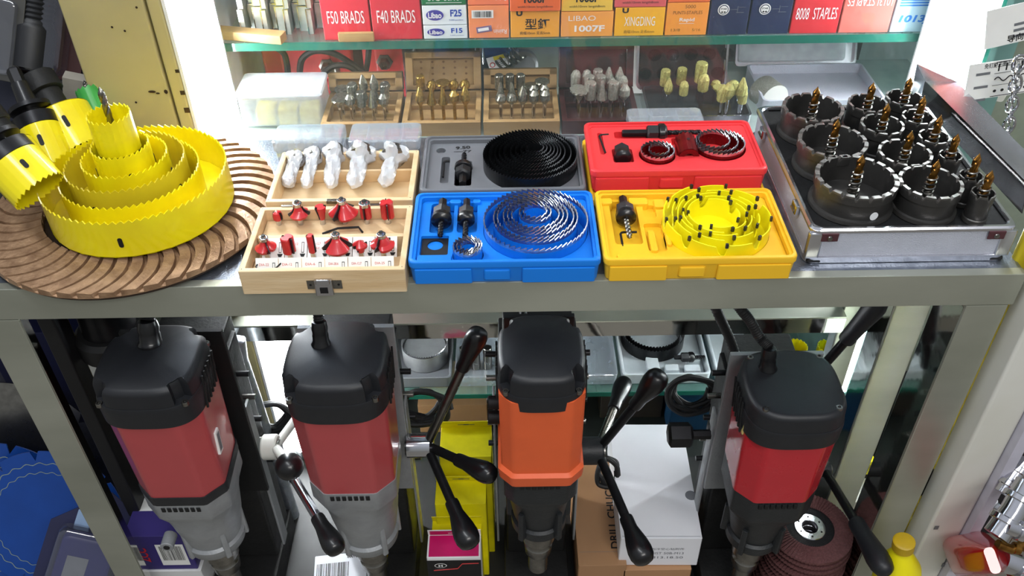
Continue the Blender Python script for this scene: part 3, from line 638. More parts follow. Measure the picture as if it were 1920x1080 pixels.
th = thing('hole_saw', 'small dark red saw lying on its side in the red case', 'hole saw', M=T(RX+.0155, RY-.026, RZ+.008) @ R(-pi/2+.1, 'X'))
mb = MB(); saw(mb, .0125, .036, 15, M_teethr, M_teethr, bottom=True, th=.004); discm(mb, T(.001, -.0129, .020) @ R(pi/2, 'X'), .004, .004, M_blackdk); mb.build('cup', th)
arbor('arbor', 'black hex arbor lying crosswise in the red case', RX-.028, RY+.026, RZ+.012, .030, .045, .0105, 'arbors in the red case', rz=0)
arbor('arbor', 'short black arbor standing in its pocket of the red case', RX-.062, RY-.004, RZ+.009, .006, .01, .0095, 'arbors in the red case', drill=False)
hexkey(RX-.086, RY+.026, RZ+.010, .042, .012, 'black hex key at the left of the red case', .1)
# grey kit
th = thing('hole_saw_kit_case', 'open grey plastic case full of black saw rings', 'tool case', (-.0055, .925, TT))
case_shell(th, -.0975, .0955, -.066, .058, .028, M_gbox, tab=False)
mb = MB(); mb.plate(rr(-.001, -.004, .180, .110, .006, 4), [(circ(.032, -.003, .0555, 64), .012), (rr(-.070, -.010, .010, .058, .003, 3), .008), (rr(-.048, -.018, .020, .054, .003, 3), .010), (circ(-.077, .034, .006, 16), .006)], .020, .009, M_gbox); 
tpp = topf(-.050, .038, .0203); mb.text('9.50', topf(-.050, .040, .0204, .1), .018, .007, M_ink, .03); mb.text('—77', topf(-.050, .031, .0204), .022, .005, M_ink, .03); mb.text('12.50', topf(-.082, -.053, .0204), .025, .005, M_ink, .03)
mb.build('moulded_insert', th)
for k, (r, dx, dy) in enumerate(((.0562, 0, 0), (.0495, .0, .003), (.0425, 0, .005), (.0375, .0, .007), (.0330, .001, .008), (.0270, .003, .010), (.0220, .004, .011), (.0165, .005, .013), (.0115, .006, .014))):
    mb = MB(); saw(mb, r, .030, int(r*1500), M_teethk, M_teethk, th=.0036, rake=1.2, t=.0012, phase=k); o = mb.build('saw_ring'); o.location = (.0265+dx, .920+dy, TT+.0095)
    tag(o, '%s black saw ring nested in the grey case' % ['outermost', 'second', 'third', 'fourth', 'fifth', 'sixth', 'seventh', 'eighth', 'innermost'][k], 'hole saw', 'black saw rings nested in the grey case')
arbor('arbor', 'black arbor in the grey case, drill pointing away', -.0535, .900, TT+.020, .016, .028, .010, None, rz=pi/2)
hexkey(-.0775, .938, TT+.018, .036, .010, 'dark hex key at the left of the grey case')
# ------------------------------------------------------------------ wooden router bit case (front) and forstner case (behind)
def wood_case(name, lab, x0, x1, y0, y1, h, z0=TT, m=M_wood, wall=.006, cat='case'):
    th = thing(name, lab, cat, ((x0+x1)/2, (y0+y1)/2, z0)); w, d = x1-x0, y1-y0
    mb = MB(); o = lambda k: rr(0, 0, w-2*k, d-2*k, .001, 1)
    mb.loft([(o(0), 0), (o(0), h-.0006), (o(.0006), h), (o(wall-.0006), h), (o(wall), h-.0006), (o(wall), .005)], m)
    for sx in (-1, 1):
        for sy in (-1, 1): discm(mb, topf(sx*(w/2-.003), sy*(d/2-.004), h+.0002), .0012, .0012, M_ink, 8)
    mb.build('case_body', th); return th
WX0, WX1, WY0, WY1, WH = -.277, -.107, .713, .828, .030
t = wood_case('wooden_bit_case', 'open light wooden case of red router bits, nearest the viewer', WX0, WX1, WY0, WY1, WH)
mb = MB(); w = WX1-WX0-.013
mb.rbox(-w/2, w/2, .004, .010, .005, .026, M_wood, .0006, n=1)
mb.rbox(-w/2, w/2, .010, .050, .005, .016, M_wood, .0006, n=1); mb.rbox(-w/2, w/2, -.033, -.014, .005, .013, M_wood, .0006, n=1); mb.build('bit_rack', t)
def card(yc, zc, names, cols=6, lean=.62):
    mb = MB(); Mx = T(0, yc, zc) @ R(lean, 'X'); cw = w*.92/cols
    for i in range(cols):
        x = (i-(cols-1)/2)*cw; rectm(mb, Mx @ T(x, 0, 0), cw*.97, .024, M_paper)
        a, b = names[i]; mb.text(a, Mx @ T(x-.003, .005, .0003), cw*.42, .0026, M_inkr)
        if b: mb.text(b, Mx @ T(x-.003, .000, .0003), cw*.34, .0024, M_inkr)
        rectm(mb, Mx @ T(x+cw*.30, .001, .0003), .0028, .012, M_ink); rectm(mb, Mx @ T(x+cw*.30, .001, .0005), .0018, .0105, M_paper)
        mb.add([tuple(Mx @ Vector(p)) for p in ((x+cw*.30-.003, -.006, .0004), (x+cw*.30+.003, -.006, .0004), (x+cw*.30+.0015, -.0095, .0004), (x+cw*.30-.0015, -.0095, .0004))], [(0, 3, 2, 1)[::-1]], M_ink)
    return mb.build('label_card', t)
card(-.0060, .0195, [('DIA-12.7', 'R-3'), ('DIA-12', ''), ('DIA-12.7', 'ANGLE-14°'), ('DIA-38', 'R-9.5'), ('DIA-12.7', ''), ('DIA-12', '')])
card(-.0415, .0195, [('DIA-22', 'R-6.3'), ('DIA-12', ''), ('DIA-6', ''), ('DIA-28.6', 'R-9.5'), ('DIA-12.7', 'ANGLE-90°'), ('DIA-25', 'R-4')], lean=.95)
mb = MB(); mb.box(-.017, .019, -.0583, -.0573, .006, .017, M_tool); mb.rbox(-.009, .010, -.0625, -.0573, -.001, .020, M_chrome, .002); mb.rbox(-.007, .008, -.0645, -.060, .015, .022, M_chrome, .002); mb.box(-.0035, .0045, -.0632, -.0620, .004, .011, M_blackdk)
for x in (-.0135, .0155): discm(mb, front(x, -.0585, .0115), .0026, .0026, M_blackdk)
mb.build('latch', t)
for x0, x1 in ((-.062, -.040), (.030, .055)): mb = MB(); mb.rbox(x0, x1, .0565, .0600, .024, .0312, M_tool, .0008); mb.build('hinge', t)
def bit(kind, sc=1.):
    # one red router bit: shank, fluted red body, optional bearing on top
    mb = MB(); mb.cyl((0, 0, -.016), (0, 0, .004), .0032, M_chrome, 14)
    P = {'cove': [(.004, 0), (.0045, .003), (.011, .005), (.0120, .008), (.0075, .011), (.0055, .014), (.0048, .017)],
         'big': [(.0045, 0), (.0055, .003), (.0155, .005), (.0165, .008), (.012, .012), (.007, .0165), (.005, .020)],
         'ogee': [(.0045, 0), (.005, .004), (.0125, .006), (.0130, .009), (.0085, .0115), (.0075, .0145), (.005, .018)],
         'straight': [(.0055, 0), (.0070, .001), (.0070, .019), (.006, .020)],
         'slim': [(.0035, 0), (.0042, .001), (.0042, .021), (.0035, .022)],
         'dovetail': [(.0035, 0), (.0040, .004), (.0065, .015), (.006, .016)],
         'vee': [(.0040, 0), (.0045, .005), (.0080, .0065), (.0080, .009), (.0005, .0145)],
         'core': [(.005, 0), (.0055, .001), (.0055, .006), (.0045, .009), (.001, .0105)],
         'trim': [(.0050, 0), (.0062, .001), (.0062, .015), (.0055, .016)]}[kind]
    b = MB(); n = 28; secs = []
    for r, z in P:
        secs.append(([(r*(1-.45*max(0, cos(2*pi*i/n*2+.5))**3)*cos(2*pi*i/n), r*(1-.45*max(0, cos(2*pi*i/n*2+.5))**3)*sin(2*pi*i/n)) for i in range(n)], z+.004))
    b.loft(secs, M_rbit)
    e = MB()
    for s_ in (0, pi):
        e.M = R(s_-.25+pi/2*0, 'Z'); pr = [(r, z+.004) for r, z in P if r > .001]
        vs_ = [(r*1.03, d, z) for r, z in pr for d in (-.0005, .0006)]+[(.002, d, z) for r, z in pr for d in (-.0005, .0006)]; q = len(pr)
        e.add(vs_, [(2*i, 2*i+1, 2*i+3, 2*i+2) for i in range(q-1)]+[(2*i, 2*i+2, 2*q+2*i+2, 2*q+2*i) for i in range(q-1)]+[(2*i+1, 2*q+2*i+1, 2*q+2*i+3, 2*i+3) for i in range(q-1)], M_carb)
    top = P[-1][1]+.004; br = None
    if kind in ('cove', 'big', 'ogee', 'trim'):
        br = MB(); r_ = .0050 if kind != 'trim' else .0062
        br.lathe([(r_*.9, top), (r_, top+.0005), (r_, top+.0042), (r_*.85, top+.0046), (r_*.6, top+.0044), (r_*.5, top+.0065), (0, top+.0068)], M_chrome, 20)
        br.lathe([(r_*.5, top+.0048), (r_*.5, top+.0072), (0, top+.0073)], M_blackdk, 6)
    return mb, b, e, br
rb = [('core', 525, 412, 1, 'small round nosed red router bit, left end of the rear row'), ('cove', 569, 400, 1, 'red cove router bit with bearing, second in the rear row'), ('dovetail', 609, 402, 1, 'flared red dovetail router bit in the rear row'), ('big', 651, 396, 1, 'largest red router bit with bearing, rear row'), ('trim', 691, 400, 1, 'red flush trim router bit with wide bearing, rear row'), ('straight', 731, 398, 1.05, 'thick straight red router bit, right end of the rear row'),
      ('cove', 508, 462, .95, 'red cove router bit with bearing, left end of the front row'), ('straight', 551, 458, 1, 'straight red router bit, second in the front row'), ('slim', 594, 455, 1, 'slim red router bit with long carbide edge, front row'), ('big', 640, 456, .95, 'broad red round over router bit with bearing, front row'), ('vee', 681, 460, 1, 'pointed red vee router bit in the front row'), ('ogee', 723, 455, 1, 'red ogee router bit with bearing, right end of front row')]
for i, (k, px, py, sc, lab) in enumerate(rb):
    y = WY0+.087; c = Yp(px, py, y); z = TT+(.0190 if i < 6 else .0170)
    c = Zp(px, py-2, z); th = thing('router_bit', lab, 'router bit', (c.x, min(c.y, WY1-.014) if i < 6 else min(c.y, WY0+.043), z), .4*i, 'red router bits in the wooden case')
    th.scale = (sc, sc, sc)
    m1, b, e, br = bit(k)
    m1.build('shank', th); b.build('cutter_body', th); e.build('carbide_edge', th)
    if br: br.build('bearing', th)
for i, (px, py) in enumerate(((525, 412), (609, 402), (731, 398), (551, 458), (594, 455), (681, 460), (723, 455))):
    pass
mb = MB(); mb.tube([Vector((-.205, .795, .816)), Vector((-.188, .797, .8215)), Vector((-.165, .798, .822)), Vector((-.160, .791, .820))], .0013, M_ink, 6); tag(mb.build('hex_key'), 'black hex key lying behind the rear router bits', 'hex key')
mb = MB(); mb.tube([Vector((-.261, .737, .8235)), Vector((-.263, .729, .8235)), Vector((-.260, .7235, .8235)), Vector((-.243, .7235, .8235)), Vector((-.235, .738, .8245))], .0009, M_ink, 6); tag(mb.build('hex_key'), 'thin black hex key on the front left label card', 'hex key')

# forstner case
FX0, FX1, FY0, FY1, FH = -.274, -.108, .838, .945, .030
t = wood_case('wooden_bit_case', 'light wooden case of plastic wrapped bits, behind the router bits', FX0, FX1, FY0, FY1, FH)
w = FX1-FX0-.013
mb = MB(); mb.rbox(-w/2, w/2, .022, .026, .005, .021, M_wood, .0006, n=1); mb.rbox(-w/2, w/2, -.047, -.036, .005, .016, M_wood, .0006, n=1)
for i, s_ in enumerate(('15', '20', '25', '30', '35')): mb.text(s_, topf((-.062, -.036, -.006, .030, .063)[i]+.004, -.0415, .0163), .0055, .003, M_ink)
mb.build('bit_rack', t)
mb = MB(); mb.rbox(-.014, .008, -.0555, -.0505, .0265, .0312, M_tool, .001); mb.build('clasp', t)
def wrapped(px0, py0, px1, py1, r, hd, lab, sd):
    rnd = random.Random(sd); a = Zp(px0, py0, TT+.018); b = Zp(px1, py1, TT+.030); A, L = along(a, b)
    th = thing('forstner_bit', lab, 'drill bit', M=A, group='forstner bits wrapped in plastic')
    mb = MB(); mb.cyl((0, 0, 0), (0, 0, L*.75), .0042, M_chrome, 14); mb.build('shank', th)
    mb = MB(); mb.lathe([(.005, L*.70), (hd*.75, L*.74), (hd, L*.78), (hd, L*.96), (hd*.9, L), (hd*.35, L*.97), (.0012, L*1.03)], M_tool, 28); mb.build('cutting_head', th)
    mb = MB(); n = 22; secs = []; N = 26
    for k in range(N+1):
        u_ = k/N; rad = r*(1.0+.12*sin(u_*9+sd)) if u_ < .68 else r+(hd*1.12-r)*min(1, (u_-.68)/.1)
        if u_ < .10: rad *= .35+.65*(u_/.10)
        if u_ > .93: rad *= .95-.55*(u_-.93)/.07
        secs.append(([((rad*(1+.16*cos(4*(2*pi*i/n)+u_*10+sd)+.05*rnd.uniform(-1, 1)))*cos(2*pi*i/n), (rad*(1+.16*cos(4*(2*pi*i/n)+u_*10+sd)+.05*rnd.uniform(-1, 1)))*sin(2*pi*i/n)) for i in range(n)], -.006+u_*(L+.008)))
    mb.loft(secs, M_wrap); mb.build('plastic_wrap', th, ang=25)
wrapped(540, 342, 556, 290, .0075, .0095, 'wrapped bit at the left end of the rear wooden case', 1)
wrapped(574, 344, 590, 283, .0070, .0095, 'second wrapped bit from the left in the wooden case', 2)
wrapped(620, 344, 628, 278, .0085, .0120, 'middle wrapped bit with rounded head, wooden case', 3)
wrapped(664, 344, 680, 280, .0095, .0145, 'fourth wrapped bit, bunched white plastic over dark head', 4)
wrapped(722, 342, 742, 282, .0085, .0150, 'widest wrapped bit at the right end of the wooden case', 5)

# ------------------------------------------------------------------ clear organiser boxes
def organiser(px0, px1, py, z0, d, h, lab, ncomp, m=M_clear, y=None, items=True, name='clear_plastic_box', lidgap=0):
    a = Yp(px0, py, y); b = Yp(px1, py, y); x0, x1 = a.x, b.x; w = x1-x0
    th = thing(name, lab, 'plastic box', ((x0+x1)/2, y, z0), group='small clear plastic boxes')
    o = lambda k, q=0: rr(0, d/2, w-2*k, d-2*k, .005, 4)
    mb = MB(); mb.loft([(o(.003), 0), (o(.0015), h*.6), (o(0), h*.62), (o(0), h-.002), (o(.002), h)], m); mb.build('box_shell', th)
    mb = MB()
    for i in range(1, ncomp): x = -w/2+w*i/ncomp; mb.box(x-.0005, x+.0005, .003, d-.003, .001, h-.002, m)
    mb.build('divider', th)
    if items:
        for k in range(items):
            mb = MB(); mb.rbox(-.012, .012, -.008, .008, 0, .0035, M_yel, .001); mb.M = T(.004, .002, .0036) @ R(.5, 'Z'); mb.rbox(-.010, .008, -.004, .004, 0, .003, M_inkb if k % 2 else M_yel2, .001)
            o_ = mb.build('yellow_tool_tip'); o_.location = ((x0+x1)/2-w*.30+k*w*.30, y+d*.45, z0+.0022); o_.rotation_euler = (0, 0, .3-.5*k); tag(o_, ['left', 'second', 'third'][k]+' yellow part in the '+lab.replace('behind', 'by').replace(', next to the grey case', ' next to grey case').replace(', beside the lamp', ' beside the lamp'), 'tool tip')
    return th
organiser(508, 640, 268, TT, .045, .036, 'clear divided box behind the wooden case, beside the lamp', 3, y=.958, items=2)
organiser(652, 786, 268, TT, .045, .036, 'clear divided box behind the wooden case, next to the grey case', 4, y=.958, items=2)
organiser(1183, 1326, 233, TT, .050, .034, 'clear box with rounded corners behind the red case', 3, m=M_clear, y=.985, items=3)
th = thing('frosted_plastic_box', 'tall frosted plastic box close to the bright left lamp', 'plastic box', (Yp(528, 215, 1.06).x, 1.060, TT-.003))
mb = MB(); mb.rbox(-.055, .055, 0, .060, 0, .046, M_frost, .006); mb.rbox(-.057, .057, -.002, .062, .044, .052, M_frost, .006); mb.build('box_shell', th)
for i in range(3): mb = MB(); mb.rbox(-.035+i*.029, -.010+i*.029, .0035, .030, .003, .026, mat('yellow_contents', (.90, .82, .25), .5), .002); mb.build('yellow_content', th)

# ------------------------------------------------------------------ aluminium case with hole cutters
CX0, CX1, CY0, CY1, CH = .316, .531, .750, 1.015, .045
th = thing('aluminium_case', 'open ribbed aluminium case holding dark hole cutters, right end of table', 'case', ((CX0+CX1)/2, CY0, TT))
w, d = CX1-CX0, CY1-CY0; ox = (CX0+CX1)/2
M_ribb = mat('diamond_embossed_aluminium', (.80, .81, .86), .38, .45, .04, 30, bump=.8, bscale=900)
mb = MB(); o_ = lambda k: rr(0, d/2, w-2*k, d-2*k, .010, 5)
mb.loft([(o_(.004), .002), (o_(.0012), .004), (o_(.0012), CH-.004)], M_ribb, True, False); mb.build('side_panel', th)
mb = MB(); mb.loft([(o_(.001), CH-.006), (o_(-.0008), CH-.005), (o_(-.0008), CH-.002), (o_(.001), CH), (o_(.004), CH), (o_(.0055), CH-.002), (o_(.0055), CH-.008)], M_alup, False, False)
mb.loft([(o_(.0005), 0), (o_(-.0008), .001), (o_(-.0008), .008), (o_(.0005), .009)], M_alup); mb.build('rim', th)
for sx in (-1, 1): mb = MB(); mb.rbox(sx*(w/2-.006)-.008, sx*(w/2-.006)+.008, -.0015, .006, .006, CH-.005, M_alup, .003); mb.build('corner_strip', th)
for sx in (-1, 1): mb = MB(); mb.rbox(sx*(w/2-.020)-.009, sx*(w/2-.020)+.009, -.0022, .0, CH-.015, CH-.005, mat('maroon_plate', (.36, .22, .24), .35, .4), .001); mb.lathe([(0, 0)], M_tool, 8) if 0 else None; mb.M = T(sx*(w/2-.020), -.0024, CH-.0105) @ R(pi/2, 'X'); mb.lathe([(.003, 0), (.0025, .001), (0, .0012)], M_tool, 12); mb.M = I4; mb.build('corner_plate', th)
for sx in (-1, 1): mb = MB(); mb.rbox(sx*(w/2-.010)-.008, sx*(w/2-.010)+.008, -.0012, .010, -.0001, .006, M_rub, .003); mb.build('corner_foot', th)
for yy2 in (.055, .215): mb = MB(); mb.rbox(-w/2-.0045, -w/2+.001, yy2-.008, yy2+.008, CH-.016, CH-.004, M_chrome, .002); mb.cyl((-w/2-.004, yy2-.006, CH-.012), (-w/2-.004, yy2+.006, CH-.012), .002, M_tool, 8); mb.build('latch', th)
mb = MB(); mb.box(-w/2+.0057, w/2-.0057, .0057, d-.0057, .004, CH-.005, M_foam)
mb.build('foam_insert', th)
mb = MB(); mb.loft([(rr(0, d/2, w-.0112, d-.0112, .006, 5), CH-.0129), (rr(0, d/2, w-.0112, d-.0112, .006, 5), CH-.003)], M_foam, False, False)
mb.build('lining', th)
cut = [(1525, 200, 54), (1628, 192, 35), (1697, 182, 33), (1562, 262, 61), (1655, 232, 38), (1722, 218, 28), (1698, 285, 47), (1752, 255, 27), (1607, 330, 73), (1746, 340, 56), (1783, 290, 20), (1822, 328, 21), (1845, 360, 21)]
cl = ['wide dark hole cutter in the rear left corner of the case', 'medium dark hole cutter at the rear of the case, middle', 'hole cutter nearest the lamp, rear right of the case', 'wide hole cutter in the left column, second from the rear', 'medium hole cutter in the centre, behind the narrower rimmed one', 'narrow hole cutter second in the right column from the rear', 'medium hole cutter in the middle of the case', 'narrow hole cutter third in the right column', 'widest hole cutter with a round white sticker, front left', 'wide hole cutter in the front row, right of the widest', 'small hole cutter, third smallest, along the right edge', 'slender hole cutter, second from the front right corner', 'slender hole cutter in the front right corner']
for i, (px, py, hw) in enumerate(cut):
    zt = TT+.076; c = Zp(px, py, zt); r = Zp(px+hw, py, zt).x-c.x; z0 = TT+CH-.0048; h = zt-z0
    g = 'dark hole cutters in the aluminium case'
    th = thing('hole_cutter', cl[i], 'hole cutter', (c.x, c.y, z0), 0, g)
    n = max(6, int(r*2*pi/.0135)); q = 12; N = n*q
    mb = MB(); vs_ = []; lay = [(r*1.06, 0), (r*1.08, .0012), (r*1.08, .0058), (r*1.0, .0068), (r*1.0, h*.68), (r*1.05, h*.70), (r*1.05, 'b'), (r*1.05, 't'), (r*.93, 't'), (r*.93, 'b'), (r*.93, .006)]
    def tz(j):
        u_ = (j % q)/q
        return h*(1-.11*(sin(pi*min(1, u_/.34)) if u_ < .34 else 0))
    for rad, zz in lay:
        for j in range(N): a = 2*pi*j/N+i; vs_.append((rad*cos(a), rad*sin(a), tz(j) if zz == 't' else (tz(j)-.0022 if zz == 'b' else zz)))
    def fr(k): return [(k*N+j, k*N+(j+1) % N, (k+1)*N+(j+1) % N, (k+1)*N+j) for j in range(N)]
    mb.add(vs_, sum([fr(k) for k in (0, 2, 3, 4, 5, 8, 9)], []), M_gun); mb.add(vs_, fr(1)+fr(7), M_gunb)
    mb.add([vs_[7*N+j] for j in range(N)]+[vs_[6*N+j] for j in range(N)], [(N+j, N+(j+1) % N, (j+1) % N, j) for j in range(N)], M_gunb)
    mb.add([(r*.94*cos(2*pi*j/32), r*.94*sin(2*pi*j/32), .006) for j in range(32)], [tuple(range(32))], M_gun)
    mb.build('cutter_body', th)
    mb = MB()
    mb.cyl((0, 0, .005), (0, 0, h*.9), .0040, M_tool, 12); K = mb.M; drill_bit(mb, .032, .0044, M_gold, .9, z0=h*.85, tip=.4); mb.build('pilot_drill', th)
    mb = MB(); mb.spring(.0058, .008, h+.006, 6, .0011, M_tool, .85); mb.build('spring', th)
    if i == 8: mb = MB(); mb.M = R(-1.30, 'Z') @ T(r*1.004, 0, h*.32) @ R(pi/2, 'Y'); mb.loft([(circ(0, 0, .0048, 20), 0), (circ(0, 0, .0048, 20), .0006)], M_white); mb.build('round_sticker', th)
    if r > .030: mb = MB(); mb.lathe([(r*.93, -.0001), (r*1.0, .0003)], M_foam, 24, False)

# ------------------------------------------------------------------ trays of rotary burrs in the cabinet
KINDS = {'cylinder': [(.003, 0), (.0042, .001), (.0042, .014), (.0038, .015)], 'ball': [(.0012, 0), (.004, .002), (.0052, .005), (.004, .0085), (.0012, .010)],
         'cone': [(.0040, 0), (.0045, .001), (.0008, .016)], 'flame': [(.0022, 0), (.0044, .004), (.0040, .009), (.0008, .017)], 'oval': [(.0018, 0), (.0045, .004), (.0045, .009), (.0018, .013)],
         'disc': [(.0015, 0), (.0072, .0015), (.0072, .004), (.0015, .005)], 'flared': [(.0018, 0), (.003, .003), (.0070, .007), (.0070, .0085)], 'domed': [(.0040, 0), (.0045, .001), (.0045, .010), (.003, .0135), (.0008, .015)]}
def burr(kind, m, z, lab, grp, x, y, sc=1.):
    key = 'burr_'+kind+m.name
    th = thing('rotary_burr', lab, 'burr', (x, y, z), 0, grp); th.scale = (sc, sc, sc)
    mb = MB(); mb.cyl((0, 0, 0), (0, 0, .016), .0015, M_chrome if m is not M_brass else M_brass, 10); mb.build('shank', th)
    mb = MB(); n = 20; P = KINDS[kind]; secs = []
    for k, (r, z_) in enumerate(P): secs.append(([(r*(1-.10*(i % 2))*cos(2*pi*i/n+k*.25), r*(1-.10*(i % 2))*sin(2*pi*i/n+k*.25)) for i in range(n)], .015+z_))
    mb.loft(secs, m); mb.build('cutting_head', th, ang=20)
def burr_tray(px0, px1, lab, wood, lidh, short, rows, m, y0=1.034, d=.092, sub='wooden'):
    x0 = Yp(px0, 230, y0).x; x1 = Yp(px1, 230, y0).x; zb = TT-.003
    th = wood_case('burr_case', lab, x0, x1, y0, y0+d, .020, zb, wood, .007); w = x1-x0
    mb = MB(); mb.rbox(-w/2+.007, w/2-.007, d/2-.030, d/2-.012, .005, .012, wood, .0006, n=1); mb.rbox(-w/2+.007, w/2-.007, -d/2+.016, -d/2+.030, .005, .010, wood, .0006, n=1); mb.build('bit_rack', th)
    mb = MB(); K0 = T(0, d/2+.002, .020) @ R(-.35, 'X'); mb.M = K0
    mb.box(-w/2, w/2, .001, .006, 0, lidh, wood)
    for a, b, z0_, z1_ in ((-w/2, -w/2+.010, 0, lidh), (w/2-.010, w/2, 0, lidh), (-w/2, w/2, 0, .006), (-w/2, w/2, lidh-.008, lidh)): mb.rbox(a, b, -.010, .003, z0_, z1_, wood, .0006, n=1)
    if short == 'second':
        for i in range(5):
            for j in range(5): discm(mb, front(-w*.3+i*w*.15, .0008, .012+j*.008), .0035, .003, mat('indent_brown', (.45, .33, .2), .7), 10)
    mb.build('lid', th)
    for sx in (-.3, .3): mb = MB(); mb.rbox(w*sx-.010, w*sx+.010, d/2-.001, d/2+.0035, .0185, .0215, M_tool, .0008); mb.build('hinge', th)
    for rname, yy3, kinds, sc in rows:
        for i, k in enumerate(kinds):
            x = (x0+x1)/2 + w*.72*((i+.5)/len(kinds)-.5) + (0 if 'back' in rname else w*.02)
            burr(k, m, zb+.0095, '%s %s burr, %s of the %s row, %s burr case' % ({'M': ''}.get(m, {M_burr.name: 'silver', M_brass.name: 'brass coloured', M_diag.name: 'grey gritty', M_diab.name: 'pale gold gritty'}[m.name]), k, ['first', 'second', 'third', 'fourth', 'fifth', 'sixth'][i], rname, short), 'burrs in the %s burr case' % short, x, y0+yy3*1.12, sc*1.45)
    return x0, x1, y0, zb
burr_tray(600, 746, 'leftmost of the wooden burr cases, plain lid open', M_wood2, .024, 'first', (('back', .060, ['disc', 'ball', 'flame', 'flame', 'ball'], 1.0), ('middle', .040, ['disc', 'cylinder', 'cone', 'cone', 'cylinder'], 1.), ('front', .022, ['flared', 'oval', 'cylinder', 'cone', 'oval'], 1.)), M_burr)
burr_tray(753, 901, 'second wooden burr case, its lid dented in rows', M_wood2, .050, 'second', (('back', .060, ['cylinder', 'ball', 'flared', 'ball', 'ball'], 1.), ('front', .024, ['flame', 'cone', 'cone', 'oval', 'flame'], 1.05)), M_brass)
burr_tray(906, 1050, 'third wooden burr case, beside the dark red one', M_wood2, .026, 'third', (('back', .060, ['cylinder', 'cylinder', 'cylinder', 'disc', 'flared'], 1.), ('middle', .038, ['cone', 'cone', 'ball', 'oval', 'oval'], 1.), ('front', .022, ['ball', 'ball', 'flame', 'oval', 'oval'], 1.05)), M_burr)
x0, x1, y0, zb = burr_tray(1054, 1200, 'dark red wooden burr case with its lid open', M_wood3, .058, 'dark red', (('back', .062, ['domed', 'domed', 'cylinder', 'flame', 'flame'], 1.1), ('middle', .046, ['disc', 'cylinder', 'cylinder', 'oval', 'domed'], 1.1), ('front', .026, ['flared', 'cylinder', 'cone', 'cylinder', 'oval'], 1.15)), M_diag)
# black foam case of pale gold burrs with a clear framed lid
x0 = Yp(1215, 225, 1.045).x; x1 = Yp(1408, 225, 1.045).x; w = x1-x0
th = thing('burr_case', 'aluminium framed case of gold gritty burrs, foam lid open', 'case', ((x0+x1)/2, 1.040, TT-.003))
mb = MB(); mb.loft([(rr(0, .045, w, .09, .008, 5), 0), (rr(0, .045, w, .09, .008, 5), .020), (rr(0, .045, w-.006, .084, .006, 5), .020), (rr(0, .045, w-.006, .084, .006, 5), .014)], M_alup); mb.build('rim', th)
mb = MB(); mb.box(-w/2+.003, w/2-.003, .003, .087, .012, .0145, M_foam); mb.build('foam_insert', th)
mb = MB(); mb.M = T(-.012, .092, .014) @ R(-.30, 'X'); mb.M = mb.M @ R(pi/2, 'X'); mb.loft([(rr(0, .045, w*.92, .094, .010, 5), -.012), (rr(0, .045, w*.92, .094, .010, 5), .004), (rr(0, .045, w*.92-.006, .088, .008, 5), .004), (rr(0, .045, w*.92-.006, .088, .008, 5), -.002)], M_alup)
mb.build('lid_frame', th)
mb = MB(); mb.M = T(-.012, .092, .014) @ R(-.30, 'X') @ R(pi/2, 'X'); mb.rbox(-w*.46+.004, w*.46-.004, .003, .087, -.004, .001, mat('grey_brown_foam', (.22, .19, .19), .9, bump=.3), .006)
for i in range(5):
    for j in range(3): mb.lathe([(0, 0)], M_foam, 3) if 0 else discm(mb, T(-.05+i*.025+(j % 2)*.012, .02+j*.025, .0013), .018, .016, M_foam)
mb.build('lid_foam', th)
gb = [(1240, 182, 'cylinder', 1.15), (1270, 180, 'cylinder', 1.165), (1304, 182, 'cylinder', 1.4), (1334, 185, 'ball', 1.), (1367, 185, 'ball', 1.), (1247, 193, 'flame', 1.), (1275, 195, 'domed', 1), (1310, 192, 'domed', 1.2), (1340, 195, 'flared', 1.), (1374, 195, 'flared', 1.), (1345, 210, 'domed', 1.15), (1357, 214, 'oval', 1.3), (1379, 210, 'flame', 1.3), (1385, 216, 'domed', 1.)]
for i, (px, py, k, sc) in enumerate(gb):
    c = Zp(px, py, TT+.012); burr(k, M_diab, TT+.0117, 'pale gold gritty %s burr, %s in the foam case' % (k, ['first', 'second', 'third', 'fourth', 'fifth'][i] + ' of the back row' if i < 5 else ['first', 'second', 'third', 'fourth', 'fifth'][i-5]+' of the middle row' if i < 10 else ['first', 'second', 'third', 'last'][i-10]+' of the front row'), 'gold gritty burrs in the foam case', c.x, min(max(c.y-.012, 1.047), 1.124), sc*1.35)

# silver case with a clear tray lid and a grinding roll, far right of the cabinet
x0 = Yp(1425, 215, 1.08).x; w = .165
th = thing('aluminium_case', 'silver patterned case with a frosted tray in its raised lid, inside the cabinet', 'case', (x0+w/2, 1.075, TT-.003))
mb = MB(); mb.loft([(rr(0, .055, w, .11, .008, 5), 0), (rr(0, .055, w, .11, .008, 5), .022), (rr(0, .055, w-.006, .104, .006, 5), .022), (rr(0, .055, w-.006, .104, .006, 5), .008)], M_ribb); mb.build('case_body', th)
mb = MB(); mb.M = T(-.012, .112, .018) @ R(-.42, 'X') @ R(pi/2, 'X'); mb.loft([(rr(0, .04, w*1.05, .080, .006, 5), -.006), (rr(0, .04, w*1.05, .080, .006, 5), .004), (rr(0, .04, w*1.05-.006, .074, .005, 5), .004), (rr(0, .04, w*1.05-.006, .074, .005, 5), -.002)], M_alup); mb.build('lid', th)
mb = MB(); mb.M = T(-.012, .112, .018) @ R(-.42, 'X') @ R(pi/2, 'X'); mb.rbox(-w*.5, w*.42, .006, .070, -.001, .010, M_frost, .005)
for k in range(22): mb.box(-.055+k*.0048, -.0525+k*.0048, .034, .0355, .0101, .0106, M_paper)
mb.build('plastic_tray', th)
